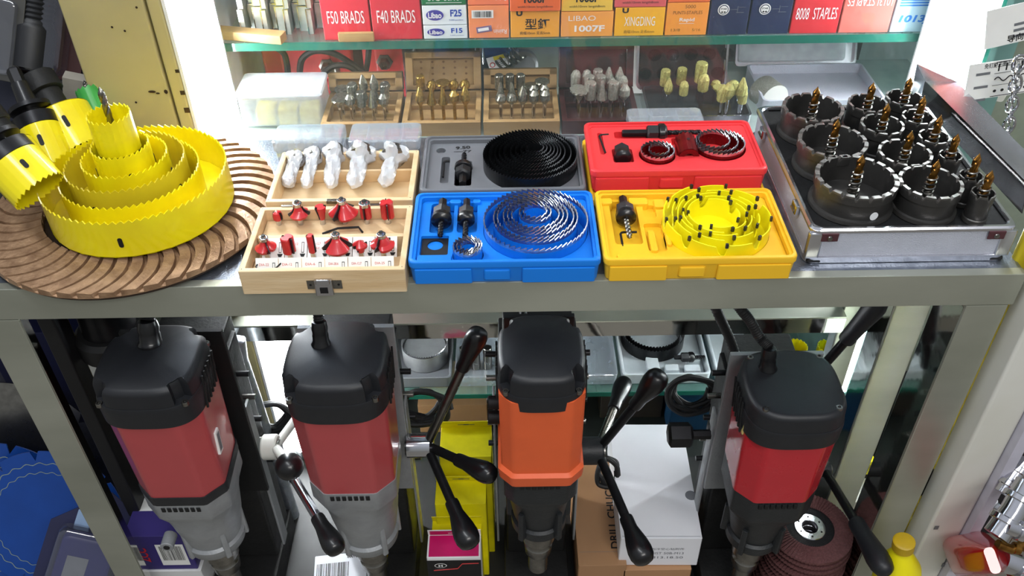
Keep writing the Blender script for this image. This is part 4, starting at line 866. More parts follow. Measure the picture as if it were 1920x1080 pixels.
mb = MB(); mb.M = T(-.012, .112, .018) @ R(-.42, 'X') @ R(pi/2, 'X'); rectm(mb, T(.005, .066, .0103), .050, .012, M_paper); mb.text('M14.10.60', T(.005, .065, .0106), .04, .004, M_inkg); mb.build('paper_label', th)
c = Zp(1462, 200, TT+.012)
th = thing('grinding_roll', 'grey grinding roll with pale end face in the silver case', 'grinding wheel', M=T(c.x, 1.100, TT+.008) @ R(.35, 'Z') @ R(pi/2, 'X'))
mb = MB(); mb.lathe([(.0045, 0), (.020, 0), (.021, .001)], M_whitepl, 36); mb.build('end_face', th)
mb = MB(); mb.lathe([(.0212, -.030), (.0212, .0008)], M_diag, 36); mb.build('abrasive_sleeve', th)

# ------------------------------------------------------------------ machines at the back of the cabinet
def mach(name, lab, cat, px, py, y, parts):
    c = Yp(px, py, y); th = thing(name, lab, cat, (c.x, y, .615))
    for nm, fn in parts:
        mb = MB(); mb.M = T(0, 0, c.z-.615); fn(mb); mb.build(nm, th)
    return th
def red_plate(w, h):
    def f(mb):
        mb.M = mb.M @ T(0, 0, 0); mb.rbox(-w/2, w/2, 0, .06, -(h+.06), h, mat('machine_red', (.82, .20, .22), .35, coat=.3), .006)
        mb.rbox(-w*.28, w*.28, -.006, .002, -.03, .03, mat('machine_red', (0, 0, 0)), .010)
    return f
def bolt(x, z, r):
    def f(mb): mb.M = mb.M @ T(x, -.012, z) @ R(pi/2, 'X'); mb.lathe([(r*1.5, -.008), (r*1.5, -.004), (r, -.003), (r, .006), (r*.8, .008)], M_tool, 6)
    return f
mach('magnetic_drill', 'bright red machine with a hex bolt, behind the wooden burr cases', 'drill', 735, 112, 1.20, [('red_housing', red_plate(.085, .05)), ('bolt', bolt(-.010, .0, .008)), ('bolt', bolt(.025, .022, .006))])
mach('magnetic_drill', 'darker red machine half hidden behind black cables', 'drill', 575, 115, 1.22, [('red_housing', red_plate(.13, .05)), ('bolt', bolt(.03, -.005, .008))])
mach('bench_vise', 'pale grey machine with a round boss and spring, behind the third burr case', 'machine', 1000, 112, 1.20, [('housing', lambda mb: mb.rbox(-.06, .05, 0, .06, -.12, .05, mat('pale_grey_green', (.62, .66, .62), .45), .006)), ('spring', lambda mb: (setattr(mb, 'M', mb.M @ T(-.035, -.016, .01) @ R(.9, 'Y')), mb.spring(.012, -.02, .02, 5, .002, M_tool))), ('boss', lambda mb: (setattr(mb, 'M', mb.M @ T(-.015, 0, -.005) @ R(pi/2, 'X')), mb.lathe([(.022, -.02), (.022, .008), (.018, .012)], M_gear, 28))), ('lug', lambda mb: mb.rbox(-.055, -.035, -.012, 0, -.05, .005, M_gear, .003))])
def lab_(mb):
    mb.M = mb.M @ T(.055, -.0015, -.004) @ R(-.25, 'Y') @ R(pi/2, 'X'); rectm(mb, I4, .028, .020, M_paper); rectm(mb, T(.005, .007, .0003), .018, .006, M_yel); discm(mb, T(-.008, -.002, .0003), .008, .008, M_inkr); discm(mb, T(-.008, -.002, .0005), .0055, .0055, M_paper)
    for k in range(3): rectm(mb, T(.005, -.001-k*.0025, .0003), .013, .0008, M_ink)
mach('black_machine', 'black machine with a yellow and white warning label, at the back', 'machine', 860, 112, 1.18, [('housing', lambda mb: mb.rbox(-.08, .075, 0, .06, -.12, .05, mat('navy_black', (.06, .08, .12), .3, coat=.5), .008)), ('knob', lambda mb: mb.cyl((-.068, -.01, -.01), (-.068, -.01, .03), .009, M_blackgl)), ('post', lambda mb: mb.cyl((.03, -.012, .0), (.03, -.012, .05), .007, M_chrome)), ('warning_label', lab_)])
mach('orange_carton', 'small orange carton behind the foam lidded case', 'box', 1182, 100, 1.24, [('carton_body', lambda mb: mb.rbox(-.03, .03, 0, .05, -.14, .03, mat('amber_card', (.85, .62, .25), .5), .001))])
mach('white_bag', 'white paper package leaning behind the dark red case', 'package', 1200, 140, 1.20, [('package_body', lambda mb: mb.rbox(-.055, .03, 0, .05, -.10, .045, M_paper, .004))])
mach('black_motor', 'black motor housing beside the red machine, under the glass shelf', 'motor', 650, 118, 1.28, [('housing', lambda mb: (mb.lathe([(.05, -.12), (.05, .0), (.04, .04), (.02, .06)], M_blackmt, 28))), ('stud', lambda mb: mb.cyl((-.005, -.056, -.02), (-.005, -.056, .03), .007, M_tool))])
def cable(name, lab, pts, r=.0045, m=M_rub, n=8, sm=6, cat='cable', parent=None):
    P = [Vector(p) for p in pts]; out = []
    for k in range(len(P)-1):
        p0, p1, p2, p3 = P[max(k-1, 0)], P[k], P[k+1], P[min(k+2, len(P)-1)]
        for j in range(sm):
            u_ = j/sm; out.append(.5*((2*p1)+(p2-p0)*u_+(2*p0-5*p1+4*p2-p3)*u_*u_+(3*p1-p0-3*p2+p3)*u_**3))
    out.append(P[-1]); mb = MB(); mb.tube(out, r, m, n); o = mb.build(name, parent)
    if parent is None: tag(o, lab, cat)
    return o
cable('power_cable', 'black cable arching across the red machines at the back', [Yp(562, 135, 1.165), Yp(567, 110, 1.165), Yp(590, 96, 1.165), Yp(625, 100, 1.165), Yp(660, 120, 1.165), Yp(690, 142, 1.165)])
cable('power_cable', 'thin black cable bending down at the left of the cabinet', [Yp(515, 88, 1.17), Yp(532, 100, 1.17), Yp(538, 120, 1.17), Yp(540, 140, 1.17)])
cable('power_cable', 'black cable loop lying behind the first burr case lid', [Yp(605, 140, 1.155), Yp(625, 124, 1.155), Yp(655, 125, 1.155), Yp(685, 150, 1.155)])
cable('power_cable', 'black cable hanging straight down beside the bright red machine', [Yp(692, 85, 1.17), Yp(690, 110, 1.17), Yp(684, 145, 1.17)], .004)
# ------------------------------------------------------------------ magnetic drills standing on the lower shelf
ZL = .10
def loft3(mb, secs, m, cap0=True, cap1=True):
    n = len(secs[0]); fs = []
    for k in range(len(secs)-1):
        for i in range(n): j = (i+1) % n; fs.append((k*n+i, k*n+j, (k+1)*n+j, (k+1)*n+i))
    if cap0: fs.append(tuple(range(n-1, -1, -1)))
    if cap1: fs.append(tuple((len(secs)-1)*n+i for i in range(n)))
    mb.add([p for s_ in secs for p in s_], fs, m)
NP = 96
def octr(w, d, c, th):
    # radius of a chamfered rectangle in direction th
    cx, sx_ = abs(cos(th)), abs(sin(th)); r = 9
    if cx > 1e-6: r = min(r, w/cx)
    if sx_ > 1e-6: r = min(r, d/sx_)
    return min(r, (w+d-c)/(cx+sx_))
def outl(kind, s_=1., w=.058, d=.058, c=.024, p=3.4, notch=0.):
    o = []
    for i in range(NP):
        th = 2*pi*(i+.5)/NP
        if kind == 'oct': r = octr(w*s_, d*s_, c*s_, th)
        elif kind == 'se': r = s_/((abs(cos(th)/w)**p+abs(sin(th)/d)**p)**(1/p))
        else: r = kind*s_
        if notch:
            for a in (.25, .75, 1.25, 1.75):
                q = abs(th/pi-a)*pi
                r -= notch*max(0, min(1, (.15-q)/.05))
        o.append((r*cos(th), r*sin(th)))
    return o
def zed(o, z, k=0., cut_=-.03, kx=0.): return [(x, y, z+k*max(0, y-cut_)) for x, y in o]
def screwhead(mb, x, y, z, r=.0042):
    K = mb.M; mb.M = K @ T(x, y, z); mb.lathe([(r, -.004), (r, 0), (r*.85, .0012), (r*.45, .0012), (r*.42, -.001), (0, -.001)], M_tool, 16); mb.M = K
def grip(th_, hub, tip, rodr=.0065, gl=.070, m1=M_tool, ball=False, g0=.0095, g1=.0145, mg=M_blackgl):
    inv = th_.matrix_world.inverted() if False else T(*(-th_.location))
    if th_.rotation_euler.z: inv = R(-th_.rotation_euler.z, 'Z') @ inv
    A, L = along(inv @ hub, inv @ tip)
    h = MB(); h.M = A; h.cyl((0, 0, 0), (0, 0, L-.02), rodr, m1, 16); ho = h.build('handle', th_)
    g = MB(); g.M = A
    if ball: g.lathe([(.006, L-.030), (.010, L-.028)]+[(.0185*sin(pi*k/14), L-.010-.0185*cos(pi*k/14)) for k in range(3, 15)], mg, 28)
    else: g.lathe([(rodr, L-gl-.001), (g0*.95, L-gl), (g0, L-gl+.004), (g0*1.02, L-gl*.75), (g1*.9, L-gl*.45), (g1, L-gl*.28), (g1*.97, L-gl*.16), (g1*.80, L-gl*.06), (g1*.5, L-.001), (0, L)], mg, 28)
    g.build('grip', ho)
def magdrill(x, y, zt, zc, zr, zg, lab, mbody, mgear, scale=1., vents=1, rz=0., style=0):
    th = thing('magnetic_drill', lab, 'drill', (x, y, ZL), rz, 'magnetic drills on the lower shelf')
    base = T(0, 0, -ZL)
    cw = .0615 if style != 3 else .0525; cdp = .0615 if style != 3 else .060
    def new(): mb = MB(); mb.M = base; return mb
    mb = new(); P = 3.2
    zs = zt-.028
    loft3(mb, [zed(outl('se', 1., cw, cdp, p=P), zc, .08), zed(outl('se', 1.012, cw, cdp, p=P), zs-.006), zed(outl('se', 1.0, cw, cdp, p=P), zs), zed(outl('se', .99, cw, cdp, p=P), zs+.0015)], M_black, False, True)
    nt_ = .0095 if style != 4 else .0
    loft3(mb, [zed(outl('se', .985, cw, cdp, p=P, notch=nt_), zs), zed(outl('se', .97, cw, cdp, p=P, notch=nt_), zt-.008), zed(outl('se', .93, cw, cdp, p=P, notch=nt_), zt-.003), zed(outl('se', .85, cw, cdp, p=P, notch=nt_*.25), zt)] + ([zed(outl('se', .5, cw, cdp, p=P), zt+.004), zed(outl('se', .2, cw, cdp, p=P), zt+.005)] if style != 4 else []), M_black, False, True)
    mb.build('motor_cap', th)
    for sx in (-1, 1):
        for sy in (-1, 1):
            mb = new(); f_ = .80 if style != 4 else .70; screwhead(mb, sx*cw*f_, sy*cdp*f_, zs+.002 if style != 4 else zt-.0005); mb.build('cap_screw', th)
    for sx in (-1, 1):
        mb = new()
        for k in range(6):
            a = -.020+k*.0085; mb.M = base @ T(sx*(cw*1.004), a, zs-.012) @ R(-.22, 'X'); mb.rbox(-.0012, .0012, -.0017, .0017, -.022, .022, M_blackdk, .0005, n=1)
        mb.build('vent_slots', th)
    # coloured body
    bw, bd, bc = (.0585, .0585, .024) if style != 3 else (.0505, .058, .016)
    mb = new()
    if style != 3:
        loft3(mb, [zed(outl('oct', .94, bw, bd, bc), zr, .10), zed(outl('oct', 1., bw, bd, bc), zc+.012, .05)], mbody)
    else:
        loft3(mb, [zed(outl('oct', 1.03, bw, bd, bc), zr, .14), zed(outl('oct', 1.06, bw, bd, bc), zr+.018, .14), zed(outl('oct', .98, bw, bd, bc), zr+.022, .14), zed(outl('oct', 1., bw, bd, bc), zc+.014, .05)], mbody)
    mb.build('motor_body', th)
    if style == 1:
        mb = new(); loft3(mb, [zed(outl('oct', .93, bw, bd, bc), zr-.018, .10), zed(outl('oct', .965, bw, bd, bc), zr-.014, .10), zed(outl('oct', .965, bw, bd, bc), zr+.001, .10)], M_black); mb.build('black_band', th)
    z = zr-.016 if style == 1 else zr
    mb = new(); g = (z-zg)
    if style in (1, 2):
        secs = [zed(outl(.028), zg-.010), zed(outl(.036), zg), zed(outl(.041), zg+.006), zed(outl(.043), zg+.022), zed(outl(.039), zg+.026), zed(outl(.041), zg+.034), zed(outl(.0465), zg+g*.42), zed(outl(.048), zg+g*.50), zed(outl('se', .93, .052, .052, p=2.6), zg+g*.64), zed(outl('oct', .89, bw, bd, bc), zg+g*.76, .2), zed(outl('oct', .955, bw, bd, bc), zg+g*.82, .1), zed(outl('oct', .955, bw, bd, bc), z+.001, .10)]
    else:
        secs = [zed(outl(.026), zg-.006), zed(outl(.036), zg), zed(outl(.038), zg+.004), zed(outl(.038), zg+.018), zed(outl(.034), zg+.021), zed(outl(.036), zg+.030), zed(outl(.043), zg+g*.5), zed(outl('oct', .86, bw, bd, bc), zg+g*.66, .1), zed(outl('oct', .93, bw, bd, bc), zg+g*.72, .1), zed(outl('oct', .93, bw, bd, bc), z+.001, .12)]
    loft3(mb, secs, mgear)
    for k in range(7): mb.rbox(-.026+k*.0075, -.021+k*.0075, -bd*.965-.0006, -bd*.9, z-.011, z-.003, M_blackdk, .0005, n=1)
    for a in (-2.2, -.9, .2, 2.9): mb.M = base @ R(a, 'Z'); mb.rbox(.034, .0455, -.004, .004, zg+.004, zg+g*.40, mgear, .002)
    mb.M = base
    if style == 1: mb.cyl((-.050, -.020, zg+.040), (-.050, -.042, zg+.040), .009, mgear, 18); mb.cyl((-.050, -.0415, zg+.040), (-.050, -.0428, zg+.040), .0045, M_blackdk, 8)
    mb.build('gear_housing', th)
    mb = new(); mb.lathe([(.010, zg-.115), (.0145, zg-.112), (.0145, zg-.075), (.019, zg-.070), (.0205, zg-.052), (.0175, zg-.048), (.0175, zg-.042), (.0235, zg-.036), (.0235, zg-.014), (.020, zg-.008)], M_tool, 28); mb.build('spindle_chuck', th)
    # stand behind the motor
    pw = {1: .064, 2: .060, 3: .044, 4: .0600}[style]; mb = new(); mb.rbox(-pw, pw, .066, .073, zg+.02, zc+.035, M_gear if style in (2, 4) else M_blackdk, .001); mb.build('slide_plate', th)
    mb = new(); mb.rbox(-.046, .046, .074, .155, ZL+.05, zc-.01, M_iron, .004); mb.rbox(-.052, .052, .088, .14, zr-.02, zc-.03, M_iron, .003); mb.build('stand_column', th)
    mb = new(); mb.rbox(-.050, .050, -.025, .165, ZL+.0005, ZL+.05, M_iron, .004); mb.build('magnet_base', th)
    mb = new(); mb.rbox(.058, .0615, .074, .096, ZL+.08, zr+.02, M_gear, .001); mb.rbox(-.0615, -.058, .074, .096, ZL+.08, zr+.02, M_gear, .001); mb.build('guide_rail', th)
    for sx in (-1, 1):
        for k in range(5):
            mb = new(); mb.cyl((sx*.046, .100, zg+.05+k*.045), (sx*.070, .100, zg+.05+k*.045), .0042, M_tool if k % 2 else M_blackmt, 12); mb.build('frame_bolt', th)
    return th
def gland(th, px, py, zt, up, r=.0095, cr_=.0048, ridged=True):
    g = Zp(px, py, zt); mb = MB(); mb.M = T(*(-th.location)); A, L = along(g-Vector((0, 0, .004)), g+up.normalized()*.034); mb.M = mb.M @ A
    mb.lathe([(r*1.2, 0), (r*1.25, .004), (r*1.0, .008), (r, .016), (r*.92, .018), (r*1.02, .024), (r*.85, .033), (cr_, .034)], M_blackgl, 24); mb.build('cable_gland', th); return g+up.normalized()*.030
def ribbed(th, pts, r, turns=1):
    P = [Vector(p) for p in pts]; out = []
    for k in range(len(P)-1):
        p0, p1, p2, p3 = P[max(k-1, 0)], P[k], P[k+1], P[min(k+2, len(P)-1)]
        for j in range(16):
            u_ = j/16; out.append(.5*((2*p1)+(p2-p0)*u_+(2*p0-5*p1+4*p2-p3)*u_*u_+(3*p1-p0-3*p2+p3)*u_**3)-th.location)
    N = len(out); mb = MB(); mb.tube(out, r, M_rub, 10, rf=lambda q: r*(1+.16*((int(round(q*(N-1)))) % 2))); mb.build('power_cable', th)
# 1: leftmost
x1_ = Yp(287, 690, .757).x
d1 = magdrill(x1_, .757, .670, .612, .474, .308, 'leftmost magnetic drill, pinkish red body with a black band', M_red1, M_gear, style=1)
d2 = magdrill(Yp(634, 690, .757).x, .757, .672, .615, .476, .308, 'second magnetic drill from the left, red body and grey gear housing', M_red1, M_gear, style=2)
d3 = magdrill(Yp(1014, 690, .757).x, .757, .678, .628, .492, .338, 'magnetic drill with orange body and black housing', M_orange, M_dgear, style=3)
d4 = magdrill(Yp(1480, 745, .757).x, .757, .611, .557, .444, .296, 'rightmost magnetic drill, deep red body, lower than the others', M_red4, M_dgear, style=4)
e_ = gland(d1, 282, 645, .673, Vector((.0, .012, .03)), .0125, .008); ribbed(d1, [e_, e_+Vector((.006, .03, .03)), e_+Vector((.012, .07, .055)), e_+Vector((.02, .14, .03))], .0085)
e_ = gland(d2, 602, 645, .676, Vector((0, .01, .03)), .0095, .005); ribbed(d2, [e_, e_+Vector((0, .015, .03)), e_+Vector((.002, .04, .06)), e_+Vector((.01, .10, .03))], .0055)
e_ = gland(d4, 1440, 690, .611, Vector((-.002, .006, .03)), .0095, .005); ribbed(d4, [e_, Yp(1424, 632, .80), Yp(1405, 600, .80), Yp(1385, 575, .80), Yp(1360, 540, .84)], .0058)
ribbed(d4, [Yp(1392, 730, .86), Yp(1385, 690, .86), Yp(1370, 640, .86), Yp(1345, 585, .86), Yp(1330, 550, .88)], .006)
ribbed(d3, [Yp(985, 640, .86), Yp(980, 600, .87), Yp(985, 560, .90)], .005)
def hubpart(th, px, py, y, r=.017, L=.030, m=M_chrome):
    h = Yp(px, py, y); mb = MB(); mb.M = T(*(-th.location)); s_ = 1 if h.x > th.location.x else -1
    mb.cyl((h.x-s_*L*1.6, h.y, h.z), (h.x+s_*L*.4, h.y, h.z), r, m, 28); mb.cyl((h.x+s_*L*.4, h.y, h.z), (h.x+s_*L*.55, h.y, h.z), r*.6, M_tool, 16)
    mb.build('feed_hub', th); return h
h = hubpart(d2, 800, 835, .815, .017, .018)
for tp, L, nr, g in ((( 900, 618), .225, True, {}), ((926, 893), .135, True, {}), ((884, 1026), .165, True, {'g1': .0165})): grip(d2, h, reach(h, *tp, L, nr), m1=M_blackmt if tp[1] > 700 else M_tool, **g)
h = hubpart(d1, 516, 838, .825, .018, .011, M_whitepl)
grip(d1, h, reach(h, 545, 878, .120), m1=M_whitepl, ball=True); grip(d1, h, reach(h, 634, 1036, .20), m1=M_chrome, gl=.062); grip(d1, h, reach(h, 570, 765, .09, False), m1=M_whitepl, gl=.02)
h = hubpart(d3, 1120, 845, .830, .020, .02, M_dgear)
grip(d3, h, reach(h, 1240, 700, .175), m1=M_blackmt, g1=.0165); grip(d3, h, reach(h, 1172, 712, .16, False), m1=M_tool); grip(d3, h, reach(h, 1210, 1056, .185), m1=M_blackmt, g1=.0165)
mb = MB(); mb.M = T(*(-d3.location)); 
for py in (755, 782): c = Yp(925, py, .78); mb.cyl(c+Vector((-.007, 0, 0)), c+Vector((.01, 0, 0)), .009, M_blackdk, 10)
mb.build('adjusting_knob', d3)
h = hubpart(d4, 1545, 880, .850, .012, .02, M_dgear)
grip(d4, h, reach(h, 1662, 1074, .225), m1=M_blackmt, gl=.10, g0=.0115, g1=.0155, mg=M_black)
a_, b_ = Yp(1540, 690, .86), Yp(1655, 560, .84); grip(d4, a_, b_, m1=M_blackmt, gl=.085, g0=.011, g1=.014, mg=M_black)
c = Yp(1292, 815, .83); mb = MB(); mb.M = T(*(-d4.location)); mb.M = mb.M @ T(c.x, c.y, c.z) @ R(pi/2, 'Y') @ R(0, 'Z'); mb.lathe([(.013, -.03), (.018, -.027), (.018, 0), (.014, .004), (.007, .005), (.007, .03)], M_blackmt, 6); mb.build('clamp_knob', d4)
mb = MB(); mb.M = T(*(-d4.location)); c = Yp(1342, 800, .85); mb.M = mb.M @ T(c.x, c.y, c.z) @ R(pi/2, 'Y'); mb.lathe([(.004, -.012), (.008, -.010), (.008, -.004), (.020, -.003), (.020, .005)], M_blackmt, 24); mb.build('round_boss', d4)
# cable bundles behind the drills
def bundle(lab, px, py, y, rx, rz_, n=4, seed=0, th_=None):
    c = Yp(px, py, y); rnd = random.Random(seed); pts = []
    for k in range(n*10+1):
        a = 2*pi*k/10; f_ = 1-.12*(k/10); pts.append(c+Vector((rx*f_*cos(a)+rnd.uniform(-.003, .003), .012*sin(a*1.0)+.004*k/10, rz_*f_*sin(a)+rnd.uniform(-.003, .003))))
    return cable('coiled_cable', lab, pts, .0042, sm=4)
bundle('black power cable coiled behind the second drill from the left', 790, 770, .93, .048, .028, 4, 1)
bundle('black power cable coiled behind the leftmost drill', 505, 790, .95, .042, .025, 4, 2)
bundle('black power cable coiled left of the rightmost drill', 1300, 745, .93, .045, .030, 4, 3)
bundle('short black cable coil under the orange drill hub', 1140, 890, .90, .018, .024, 2, 4)

# drill labels
def onside(th, px, py, y, w, h, fn, name='rating_label'):
    pass
mb = MB(); c = Yp(408, 795, .765); mb.M = T(*(-d1.location)) @ T(d1.location.x+.0560, .757-.020, c.z) @ R(pi/2-.0, 'Z') @ R(pi/2, 'X') @ R(-.12, 'Z'); mb.rbox(-.006, .006, -.018, .018, -.004, .0035, M_paper, .001); rectm(mb, T(0, 0, .0037), .008, .028, M_inkg); mb.build('rating_label', d1)
mb = MB(); mb.M = T(d4.location.x*0-.0565, -.022, .565-ZL) @ R(-pi/2, 'Z') @ R(pi/2, 'X'); mb.rbox(-.008, .008, -.016, .016, -.004, .0035, mat('pale_yellow_label', (.85, .80, .50), .5), .001); rectm(mb, T(0, 0, .0037), .009, .022, M_inkg); mb.build('rating_label', d4)

# ------------------------------------------------------------------ boxes and discs on the lower shelf
def bx(name, lab, px, py, y, w, d, z0, h, col, deco=None, rz=0., cat='box', grp=None, tilt_=None, m=None):
    c = Yp(px, py, y); th = thing(name, lab, cat, (c.x, y, z0), rz, grp)
    if tilt_: th.rotation_euler = (tilt_[0], tilt_[1], rz)
    mb = MB(); mb.rbox(-w/2, w/2, 0, d, 0, h, m or mat('card_'+str(col), col, .42, 0, .03, 10), .0012, n=1); mb.build('carton_body', th)
    if deco: mb = MB(); deco(mb, w, d, h); mb.build('printing', th)
    return th
def dWh(mb, w, d, h):
    for k, s_ in enumerate(('内冷空心钻附件', 'DIST 50B-M13', 'M13.18.50')): mb.text(s_, front(.012, -.0003, h*.62-k*.011), .050, .0055, M_inkg)
    rectm(mb, topf(0, .004, h+.0002), w*.96, .0006, M_inkg)
    mb.loft([(circ(w*.45, d*.35, .009, 16), h), (circ(w*.45, d*.35, .009, 16), h+.0003)], M_inkg)
def dBr(mb, w, d, h):
    mb.text('DRILL CHUCK', topf(w*.30, d*.46, h+.0003, pi/2), .125, .013, M_ink, .02); rectm(mb, topf(0, d*.12, h+.0003), w*.9, .0005, M_inkg)
bx('cardboard_carton', 'brown cardboard carton with black DRILL CHUCK lettering, beside the orange drill', 1130, 1060, .775, .074, .20, ZL, .095, (.66, .50, .36), dBr, cat='box')
bx('cardboard_carton', 'brown cardboard carton under the white box', 1232, 1075, .775, .105, .20, ZL, .080, (.70, .53, .38), None)
bx('white_carton', 'large glossy white carton between the orange and the rightmost drill', 1234, 1050, .783, .122, .225, ZL+.081, .070, (.90, .90, .92), dWh, rz=-.02)
def slotflap(mb, w, d, h):
    K = mb.M
    mb.M = T(0, d, h) @ R(.35, 'X'); mb.rbox(-w/2, w/2, -.001, .0002, 0, .022, mat('bright_yellow_card', (.95, .90, .05), .45), .0005, n=1); mb.loft([(rr(0, 0, .026, .0001, .0001, 1), 0)]*2, M_ink) if 0 else None
    mb.M = mb.M @ T(0, -.0013, .011) @ R(pi/2, 'X'); rectm(mb, I4, .026, .0022, M_inkg); rectm(mb, I4, .008, .004, M_inkg); mb.M = K
YC = mat('bright_yellow_card', (.95, .90, .05), .45)
for k, (px, py, y, z0, hh, lab) in enumerate(((872, 850, .865, ZL+.165, .082, 'topmost and rearmost bright yellow carton with hang slot flap'), (862, 930, .822, ZL+.085, .105, 'middle bright yellow carton, stepped in front of the topmost'), (852, 985, .785, ZL, .140, 'lowest bright yellow carton behind the magenta one'))):
    bx('yellow_carton', lab, px, py, y, .078-.001*k, .044 if k else .060, ZL+.0002 if 1 else z0, z0+hh-ZL, None, slotflap, grp='stacked yellow cartons on the lower shelf', m=YC)
def dMag(mb, w, d, h):
    mb.rbox(-w/2-.0004, w/2+.0004, -.0006, -.0001, h-.09, h-.006, M_ink, .0003, n=1); rectm(mb, topf(0, d/2, h+.0003), w*.93, d*.9, mat('magenta_print', (.80, .08, .40), .4))
    discm(mb, front(-w*.25, -.0010, h-.018), .018, .011, M_paper, 24); discm(mb, front(-w*.25, -.0012, h-.018), .016, .009, M_ink, 24); mb.text('H', front(-w*.25, -.0014, h-.018), .006, .005, M_paper, .04); mb.text('Heavy Hammer', front(-w*.2, -.0010, h-.027), .024, .003, M_inkg)
    for a, b in (((-.03, -.030), (.005, -.026)), ((.005, -.026), (.012, -.014)), ((.012, -.014), (.036, -.013))):
        mb.cyl((a[0], -.0012, h+a[1]), (b[0], -.0012, h+b[1]), .0007, M_inkr, 6)
    mb.M = T(0, d, h) @ R(.2, 'X'); mb.rbox(-w/2, w/2, -.001, .0002, 0, .016, M_paper, .0004, n=1); rectm(mb, front(0, -.0014, .008), w*.92, .013, mat('magenta_print', (0, 0, 0))); rectm(mb, front(0, -.0017, .008), .018, .002, M_paper)
bx('magenta_carton', 'white edged magenta carton with black front and small emblem', 852, 1065, .742, .078, .040, ZL, .172, (.90, .90, .90), dMag)
def dZ(mb, w, d, h):
    pr = mat('navy_purple_card', (.20, .16, .42), .35); rectm(mb, front(.016, -.0003, h*.45) @ R(.0, 'Z'), w*.46, h*.62, M_paper); barcode(mb, front(.016, -.0006, h*.50), w*.36, h*.42, seed=5)
    mb.text('ZCC', front(-w*.30, -.0004, h*.45) @ R(pi/2, 'Z'), .036, .014, mat('bright_red_print', (.85, .12, .18), .4), .03)
    rectm(mb, topf(-w*.2, d*.8, h+.0003), w*.5, d*.4, M_paper)
c = Dp(300, 985, 1.22)
th = bx('navy_carton', 'navy purple carton with red ZCC lettering and bar code label', 290, 1010, .775, .090, .075, c.z-.05, .085, (.22, .18, .45), dZ, tilt_=(-.1, .12))
th.location.z = ZL+.103; th.rotation_euler = (0, 0, .0)
bx('white_carton', 'white carton supporting the navy purple one', 305, 1050, .772, .10, .09, ZL, .1025, (.88, .88, .88))
def dBar(mb, w, d, h):
    barcode(mb, topf(-.012, d*.66, h+.0003), .050, .026, seed=9); mb.text('000120', topf(.020, d*.92, h+.0003), .020, .006, M_ink, .02)
    for k, s_ in enumerate(('LODESTAR Industrial Tools', '0001210', 'Batu Pannaeou S Berisatu')): mb.text(s_, topf(0, d*.38-k*.011, h+.0003), .055, .0045, M_inkg)
bx('white_carton', 'white carton with bar code label lying below the second drill', 622, 1072, .742, .082, .085, ZL, .060, (.88, .89, .92), dBar, rz=.1)
# flap discs
M_flap = mat('brown_red_abrasive', (.42, .26, .26), .7, 0, .14, 300, bump=.5, bscale=600)
dc = Dp(1522, 985, 1.29); ZF = dc.z
NB = 13; step = .0125; zb0 = ZF-NB*step
bx('blue_carton', 'blue carton under the stack of flap discs', 1530, 1079, dc.y-.05, .11, .10, ZL, max(.02, zb0-ZL-.0005), (.10, .20, .45))
for k in range(NB):
    r_ = .060; th = thing('flap_disc', ('topmost brown flap disc with a bright hub ring' if k == NB-1 else 'brown flap disc in the stack, %s below the topmost' % ['first', 'second', 'third', 'fourth', 'fifth', 'sixth', 'seventh', 'eighth', 'ninth', 'tenth', 'eleventh', 'twelfth'][NB-2-k]), 'abrasive disc', (dc.x+.002*sin(k*2.), dc.y+.0015*cos(k*3.), zb0+k*step), k*.3, 'flap discs stacked beside the rightmost drill')
    mb = MB(); nf = 72
    for i in range(nf):
        mb.M = R(2*pi*i/nf, 'Z'); mb.add([(.034, -.0005, .009), (.060, -.0018, .0075), (.060, .0034, .0095), (.034, .0026, .0110), (.060, -.0018, .003), (.060, .0034, .005)], [(0, 1, 2, 3), (1, 4, 5, 2)], M_flap)
    mb.M = I4; mb.build('abrasive_flaps', th, ang=15)
    mb = MB(); mb.lathe([(.0115, .0015), (.055, .0015), (.058, .004), (.036, .0085), (.026, .0092), (.020, .0075), (.0115, .0075), (.0115, .0015)], mat('black_mesh_backing', (.09, .09, .10), .6, bump=.6, bscale=700), 40, False); mb.build('backing_plate', th)
    mb = MB(); mb.lathe([(.0110, .002), (.0110, .0092), (.0118, .0098), (.0215, .0098), (.0222, .0090)], M_alup, 36, False)
    for q in range(6): mb.M = R(q*pi/3, 'Z'); discm(mb, T(.0168, 0, .0100), .0028, .0028, M_blackdk, 10)
    mb.M = I4; mb.build('hub_ring', th)
# clutter between the right legs
c = Yp(1615, 955, .90); th = thing('white_bracket', 'white plastic block with steel screw, behind the rear right leg', 'bracket', (c.x+.004, .90, ZL))
mb = MB(); mb.rbox(-.03, .03, 0, .05, 0, c.z-ZL+.02, M_whitepl, .004); mb.build('bracket_body', th); mb = MB(); mb.lathe([(0, 0)], M_tool, 6) if 0 else mb.cyl((.018, -.004, c.z-ZL-.005), (.018, .0, c.z-ZL-.005), .006, M_tool, 14); mb.build('screw', th)
c = Yp(1633, 893, .93); th = thing('round_yellow_tin', 'small round yellow lid with black scribbles above the white block', 'lid', (c.x, .955, c.z))
mb = MB(); mb.M = R(pi/2, 'X'); mb.lathe([(.016, -.01), (.017, .008), (.015, .0095)], M_ylit, 28); mb.text('H-101', T(0, 0, .0098) @ R(1.2, 'Z'), .018, .006, M_ink, .03); mb.build('lid_body', th)
c = Yp(1752, 905, .88)
